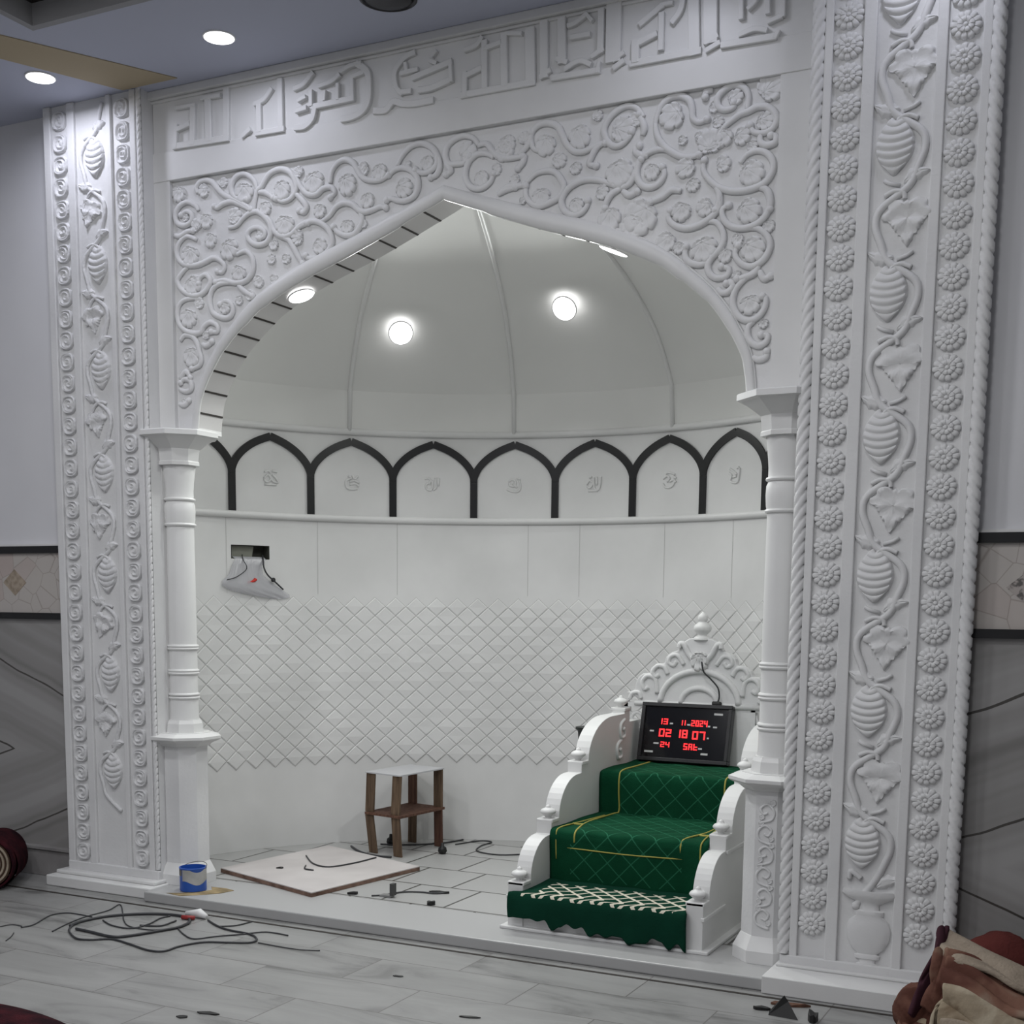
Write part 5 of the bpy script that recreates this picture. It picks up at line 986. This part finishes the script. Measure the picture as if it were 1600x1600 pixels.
MB().tube(spline([bagp(150.6, 1.70, -.03), bagp(151.0, 1.672, .010), bagp(151.2, 1.63, .035), bagp(150.6, 1.59, .04), bagp(149.2, 1.555, .03), bagp(147.6, 1.512, .02)], 5), .0045, 6).build('wire', cable_m, pbag, smooth=9)
MB().tube(spline([bagp(154.2, 1.70, -.03), bagp(154.6, 1.67, .010), bagp(154.3, 1.635, .03), bagp(154.6, 1.61, .03), bagp(156.3, 1.575, .03), bagp(157.8, 1.56, .02)], 5), .0025, 6).build('wire', cable_m, pbag, smooth=9)
MB().tube(spline([bagp(154.1, 1.548, .020), bagp(153.4, 1.552, .024), bagp(152.8, 1.560, .024), bagp(152.6, 1.566, .022)], 4), lambda t: .004 + .007 * t, 8).build('red_wire_end', mat('red_plastic', (.55, .03, .02), .4), pbag, smooth=9)
MB().lathe([(.002, -.012), (.011, -.010), (.013, 0), (.009, .010), (.002, .012)], bagp(149.35, 1.565, .02), 12).build('wire_nut', rubber, pbag, smooth=9)

# ------------------------------------------------------------------ cables and scraps
def cable(name, pts, r, lab, mt=cable_m, z=0.0, group=None):
    P = spline([(x, y, z + r + .0006) for x, y in pts], 6)
    o = MB().tube(P, r, 6).build(name, mt, off=(pts[0][0], pts[0][1], z), smooth=9)
    return tag(o, lab, 'cable', group)
CL = ['looped thick cable making the flattened coil on the grey floor', 'outer loose loop of cable lying around the coil on the floor', 'thin wavy wire left of the coil below the left pilaster', 'thin wire rising from the coil towards the left pilaster foot',
      'short inner bend of wire inside the cable coil', 'tiny curved wire end inside the cable coil', 'wire running right from the coil below the step', 'pale thin wire from the coil towards the step edge', 'faint wire trailing from the coil along the step front', 'thin wire reaching the edge of the photo beside the rolled rug', 'short stub of wire on the floor below the rolled rug']
for i, c in enumerate(CABLES): cable('floor_cable', c, [.0065, .0045, .003, .0028, .0035, .004, .0032, .0032, .0022, .0022, .0022][i], CL[i], z=.0002 + .0 * i)
cj = thing('cable_joint', 'white and red taped cable joint at the right end of the coil', 'cable joint', (-3.87, 4.50, 0))
MB().tube([(-3.92, 4.52, .016), (-3.85, 4.535, .022), (-3.80, 4.52, .016)], lambda t: .010 + .012 * sin(pi * t), 10).build('white_tape', mat('white_tape', (.7, .7, .7), .5), cj, smooth=9)
MB().tube([(-3.90, 4.47, .012), (-3.84, 4.485, .012)], .010, 10).build('red_tape', mat('dark_red_plastic', (.28, .03, .03), .5), cj, smooth=9)
# cables on the niche floor and over the board
cable('niche_cable', [(-4.06, 6.10), (-3.93, 5.99), (-3.80, 5.93), (-3.69, 5.94)], .006, 'dark cable along the feet of the wooden stand', z=.05)
cable('niche_cable', [(-3.95, 6.24), (-3.80, 6.30), (-3.66, 6.44), (-3.60, 6.60)], .005, 'dark cable behind the wooden stand near the curved wall', z=.05)
cable('niche_cable', [(-3.57, 6.45), (-3.50, 6.62), (-3.42, 6.62), (-3.42, 6.48), (-3.36, 6.33), (-3.20, 6.30), (-3.06, 6.42), (-2.95, 6.55), (-2.80, 6.60)], .004, 'thin wire looping on the tiles right of the wooden stand', z=.05)
cable('niche_cable', [(-3.28, 5.10), (-3.24, 5.14), (-3.19, 5.24), (-3.12, 5.28), (-3.04, 5.29), (-2.99, 5.34)], .004, 'short bent wire on the front tiles near the step', z=.05)
cable('board_wire', [(-4.06, 5.66), (-3.90, 5.50), (-3.78, 5.47), (-3.72, 5.62), (-3.70, 5.80)], .004, 'thin curved wire lying across the pale board', z=.0733)
cable('board_wire', [(-3.905, 5.44), (-3.86, 5.37), (-3.80, 5.36)], .004, 'short hooked wire scrap in the middle of the pale board', z=.0733)
def scrap(x, y, z, L, w, h, ang, lab, mt=rubber, seed=0):
    rnd = random.Random(seed); n = 8; top = []
    pts = [(L / 2 * cos(2 * pi * k / n) * rnd.uniform(.7, 1.05), w / 2 * sin(2 * pi * k / n) * rnd.uniform(.6, 1.1)) for k in range(n)]
    ca, sa = cos(ang), sin(ang); q = [(x + a * ca - c * sa, y + a * sa + c * ca) for a, c in pts]
    b = MB().add([(a, c, z + .0004) for a, c in q] + [(a, c, z + h * rnd.uniform(.5, 1)) for a, c in q], [tuple(range(n)), tuple(range(n, 2 * n))] + [(i, (i + 1) % n, n + (i + 1) % n, n + i) for i in range(n)])
    o = b.build('scrap', mt, off=(x, y, z), bevel=.001); return tag(o, lab, 'scrap')
scrap(-3.99, 5.33, .0733, .05, .03, .008, .3, 'black blob of debris on the pale board', seed=1)
scrap(-3.04, 5.325, .05, .11, .035, .012, .15, 'long black scrap on the front niche tiles', seed=2)
scrap(-2.945, 5.09, .05, .05, .03, .022, .4, 'small black chip on the joint near the step edge', seed=3)
scrap(-3.385, 5.10, .05, .06, .035, .014, .5, 'dark flake at the corner of a niche tile', seed=4)
t = thing('metal_clip', 'small bent grey metal clip standing on the front niche tiles', 'clip', (-3.19, 5.13, .05))
MB().box(-3.245, -3.185, 5.115, 5.155, .0505, .060).build('foot', mat('grey_metal', (.3, .3, .3), .4, .5, .6), t)
MB().box(-3.190, -3.172, 5.118, 5.150, .060, .118).build('tab', mat('dark_metal', (.06, .06, .06), .5), t)
t = thing('broken_scraps', 'black jagged plastic fragment standing near the foot of the flower pilaster', 'scrap', (-1.10, 4.40, 0))
MB().add([(-1.16, 4.44, .0005), (-1.06, 4.42, .0005), (-1.04, 4.38, .0005), (-1.15, 4.39, .0005), (-1.10, 4.41, .075), (-1.085, 4.41, .055)], [(0, 1, 2, 3), (0, 1, 4), (1, 2, 5, 4), (2, 3, 5), (3, 0, 4, 5)]).build('shard', rubber, t)
scrap(-1.19, 4.44, 0, .07, .03, .014, .2, 'flat black sliver left of the jagged fragment', seed=6)
scrap(-.995, 4.40, 0, .10, .04, .035, 1.9, 'black folded strip right of the jagged fragment', seed=7)
scrap(-1.10, 4.535, 0, .17, .035, .014, .25, 'brown wooden sliver at the foot of the flower pilaster plinth', wood_red, 8)
scrap(-2.074, 3.86, 0, .09, .022, .006, .3, 'thin dark flake on the floor below the pulpit', seed=9)
scrap(-2.91, 3.46, 0, .10, .03, .006, .2, 'dark flake on a floor joint in the foreground', seed=10)
scrap(-2.965, 3.385, 0, .05, .03, .006, .2, 'small dark flake beside the floor joint in the foreground', seed=11)
scrap(-2.56, 4.17, 0, .05, .02, .005, .2, 'small dark chip on the floor below the middle of the step', seed=12)

# ------------------------------------------------------------------ rolled rug at the left wall
rg_ = thing('rolled_rug', 'rolled rug with dark red outside and beige layers by the left wall', 'rug', (-5.12, 4.60, 0))
ax = Vector((-.58, .815, 0)).normalized(); px_ = Vector((.815, .58, 0)).normalized(); c0 = Vector((-5.120, 4.46, .134))
def rollp(r, a, d): return tuple(c0 + ax * d + px_ * (r * .92 * cos(a)) + Vector((0, 0, r * sin(a))))
rows = [[rollp(r, 2 * pi * k / 48, d) for k in range(48)] for r, d in ((.118, .010), (.124, -.006), (.131, .004), (.130, .10), (.130, .20), (.128, .34))]
MB().grid(rows, 0, True).build('outer_wrap', maroon2, rg_, smooth=9)
rows = [[tuple(Vector(rollp(.118, 2 * pi * k / 48, d)) + px_ * .020 - Vector((0, 0, .010))) for k in range(48)] for d in (.06, .07, .16, .30)]
MB().grid(rows, 0, True).build('loose_edge', maroon2, rg_, smooth=9)
turns = 4.5; b = MB(); rows = []
for k in range(200):
    t_ = k / 199; a = 2 * pi * turns * t_; r = .012 + .100 * t_; w = .0130
    rows.append([rollp(r - w * .80, a, .006), rollp(r - w * .3, a, -.004), rollp(r + w * .3, a, -.004), rollp(r + w * .80, a, .006), rollp(r + w * .8, a, .30), rollp(r - w * .8, a, .30)])
b.grid(rows, 0, True); b.build('backing_layers', cream, rg_, smooth=1)
rows = []
for k in range(200):
    t_ = k / 199; a = 2 * pi * turns * t_; r = .012 + .100 * t_ + .0112
    rows.append([rollp(r - .0032, a, -.0015), rollp(r + .0032, a, -.0015), rollp(r + .0032, a, .02), rollp(r - .0032, a, .02)])
MB().grid(rows, 0, True).build('pile_line', mat('brown_pile', (.06, .035, .025), .95, .1), rg_, smooth=1)

# dark red rug end at the lower left
fr_ = thing('dark_rug', 'dark red rug fold entering at the bottom edge of the photo', 'rug', (-3.55, 2.95, 0))
rows = []
for i in range(25):
    u = i / 24; x = -3.90 + .80 * u; row = []
    for j in range(14):
        v_ = j / 13; y = 3.155 - .55 * v_ - .05 * (2 * u - 1) ** 2
        z = .001 + .075 * sin(pi * min(v_ * 1.35, 1)) ** .6 * (sin(pi * (.06 + .88 * u)) ** .6)
        row.append((x, y, z))
    rows.append(row)
MB().grid(rows).build('fold', maroon2, fr_, smooth=9)
MB().add([(-4.2, 3.20, .0006), (-3.68, 3.13, .0006), (-3.60, 2.7, .0006), (-4.2, 2.7, .0006), (-4.2, 3.20, .012), (-3.68, 3.13, .012), (-3.60, 2.7, .012), (-4.2, 2.7, .012)], [(0, 1, 2, 3), (4, 5, 6, 7), (0, 1, 5, 4), (1, 2, 6, 5), (2, 3, 7, 6), (3, 0, 4, 7)]).build('flat_end', noisy(mat('pink_grey_rug', (.2, .1, .1), .95, .1), (.03, .012, .014), (.36, .27, .27), 7, 3, .42, .5), fr_)

# ------------------------------------------------------------------ heap of cloth at the right pilaster foot
def blob(name, c, r, mt, parent, seed, amp=.18, freq=3.0, flat=.0, n=44, sharp=1.0):
    from mathutils import noise as N_
    rows = []
    for i in range(n // 2 + 1):
        ph = pi * i / (n // 2) - pi / 2; row = []
        for j in range(n):
            a = 2 * pi * j / n
            d = Vector((cos(ph) * cos(a), cos(ph) * sin(a), sin(ph)))
            nz = N_.noise(d * freq + Vector((seed * 7.1, seed * 3.3, 0))); rd = 1 - abs(N_.noise(d * freq * 1.3 + Vector((seed, 0, 9)))) * 1.2
            k = 1 + amp * (nz + .8 * (rd - .5) * sharp)
            p = Vector((c[0] + r[0] * d.x * k, c[1] + r[1] * d.y * k, c[2] + r[2] * d.z * k))
            if p.z < .002: p.z = .002
            row.append(tuple(p))
        rows.append(row)
    return MB().grid(rows, 0, True).build(name, mt, parent, smooth=9) if parent is not None else MB().grid(rows, 0, True).build(name, mt, off=(c[0], c[1], 0), smooth=9)
def patch_mat(name, c1, c2, c3, sc):
    m = mat(name, c1, .9, .1); b = m.node_tree.nodes['Principled BSDF']; tc = nd(m, 'ShaderNodeTexCoord'); n = nd(m, 'ShaderNodeTexNoise', Scale=sc, Detail=3.0, Distortion=.6); ln(m, tc, 'Object', n, 'Vector')
    r = nd(m, 'ShaderNodeValToRGB'); e = r.color_ramp.elements; r.color_ramp.interpolation = 'EASE'
    e[0].position = .36; e[0].color = (*c1, 1); e[1].position = .66; e[1].color = (*c3, 1); x = e.new(.5); x.color = (*c2, 1)
    ln(m, n, 'Fac', r, 'Fac'); ln(m, r, 'Color', b, 'Base Color')
    bn = nd(m, 'ShaderNodeTexNoise', Scale=sc * 3, Detail=5.0); ln(m, tc, 'Object', bn, 'Vector'); bp = nd(m, 'ShaderNodeBump', Strength=.5, Distance=.02); ln(m, bn, 'Fac', bp, 'Height'); ln(m, bp, 'Normal', b, 'Normal')
    return m
rust = patch_mat('rust_and_cream_cloth', (.10, .042, .032), (.20, .105, .075), (.33, .275, .21), 4.5)
tan_m = patch_mat('tan_backing', (.16, .115, .075), (.30, .245, .175), (.42, .36, .27), 7)
brown = patch_mat('brown_cloth', (.075, .03, .022), (.14, .065, .048), (.24, .16, .115), 6)
def fold(name, path, wid, mt, parent, th=.022, sag=.02, seed=0):
    """a thick sheet of cloth following path (centre line), wid = half-width vectors, rippled."""
    P = spline(path, 6); Wv = spline(wid, 6); rows = []; rnd = random.Random(seed); f1, f2 = rnd.uniform(5, 9), rnd.uniform(0, 6)
    for i, (p, w) in enumerate(zip(P, Wv)):
        row = []
        for j in range(19):
            u = -1 + j / 9; q = p + w * u
            q = q + Vector((0, 0, -sag * u * u + .010 * sin(f1 * u + i * .22 + f2))) + Vector((.006 * sin(i * .5 + u * 4), .006 * sin(i * .4 + u * 5 + 1), 0))
            if q.z < .004: q.z = .004
            row.append(tuple(q))
        rows.append(row)
    o = MB().grid(rows).build(name, mt, parent, smooth=9)
    s = o.modifiers.new('cloth', 'SOLIDIFY'); s.thickness = th; s.offset = 0
    o.modifiers.new('round', 'SUBSURF').levels = 1; o.modifiers['round'].render_levels = 1
    return o
hp = thing('maroon_bundle', 'rounded maroon bundle at the back of the cloth heap against the right wall', 'bundle', (-.40, 4.68, 0))
blob('bundle', (-.415, 4.66, .15), (.150, .14, .185), maroon, hp, 3, .06, 2.0)
bh = thing('folded_rug', 'crumpled rust and cream rug heap beside the foot of the flower pilaster', 'rug', (-.45, 4.40, 0))
blob('heap', (-.38, 4.40, .10), (.24, .17, .15), brown, bh, 8, .16, 2.4)
V3 = lambda *a: Vector(a)
fold('top_fold', [V3(-.575, 4.44, .345), V3(-.50, 4.42, .330), V3(-.40, 4.40, .300), V3(-.30, 4.38, .275), V3(-.16, 4.38, .25)], [V3(0, .06, .035), V3(.0, .09, .02), V3(0, .10, .0), V3(0, .10, 0), V3(0, .10, 0)], cream, bh, .020, .03, 1)
fold('rust_fold', [V3(-.555, 4.34, .285), V3(-.46, 4.31, .27), V3(-.36, 4.29, .225), V3(-.27, 4.28, .205), V3(-.14, 4.28, .20)], [V3(0, .03, .05), V3(0, .07, .045), V3(0, .07, .035), V3(0, .07, .02), V3(0, .07, .02)], rust, bh, .022, .02, 2)
fold('tan_fold', [V3(-.545, 4.25, .175), V3(-.46, 4.215, .165), V3(-.37, 4.20, .14), V3(-.28, 4.20, .13), V3(-.15, 4.20, .12)], [V3(0, .02, .06), V3(0, .04, .075), V3(0, .05, .07), V3(0, .05, .06), V3(0, .05, .06)], tan_m, bh, .026, .01, 3)
fold('front_fold', [V3(-.535, 4.19, .085), V3(-.46, 4.15, .075), V3(-.38, 4.14, .055), V3(-.28, 4.14, .05), V3(-.15, 4.14, .05)], [V3(0, .02, .05), V3(0, .03, .06), V3(0, .035, .05), V3(0, .04, .04), V3(0, .04, .04)], cream, bh, .024, .0, 4)
fold('dark_edge', [V3(-.578, 4.46, .375), V3(-.575, 4.43, .33), V3(-.585, 4.40, .26), V3(-.60, 4.38, .17), V3(-.62, 4.36, .10)], [V3(.010, .01, 0), V3(.014, .03, 0), V3(.025, .04, 0), V3(.035, .05, 0), V3(.04, .06, 0)], mat('plum_edge', (.05, .02, .028), .9, .1), bh, .02, .0, 5)
fold('grey_brown_fold', [V3(-.565, 4.38, .32), V3(-.56, 4.34, .26), V3(-.555, 4.32, .20), V3(-.56, 4.30, .13)], [V3(.025, .0, 0), V3(.035, .0, 0), V3(.045, .0, 0), V3(.05, .0, 0)], brown, bh, .02, .0, 6)
bl = thing('brown_cloth', 'brown cloth with turned up tan edge in front of the flower pilaster plinth', 'cloth', (-.63, 4.40, 0))
blob('lobe', (-.635, 4.42, .085), (.085, .10, .095), brown, bl, 5, .10, 2.2)
fold('turned_edge', [V3(-.625, 4.30, .060), V3(-.585, 4.28, .075), V3(-.555, 4.28, .115), V3(-.535, 4.29, .17), V3(-.50, 4.30, .20)], [V3(.0, .03, .012), V3(.012, .03, .02), V3(.025, .03, .012), V3(.022, .03, .004), V3(.012, .02, .004)], tan_m, bl, .014, .0, 7)
fold('skirt', [V3(-.70, 4.35, .045), V3(-.62, 4.28, .040), V3(-.54, 4.24, .040), V3(-.47, 4.22, .035)], [V3(.01, .03, .03), V3(0, .03, .035), V3(0, .03, .035), V3(0, .03, .03)], brown, bl, .018, .0, 8)
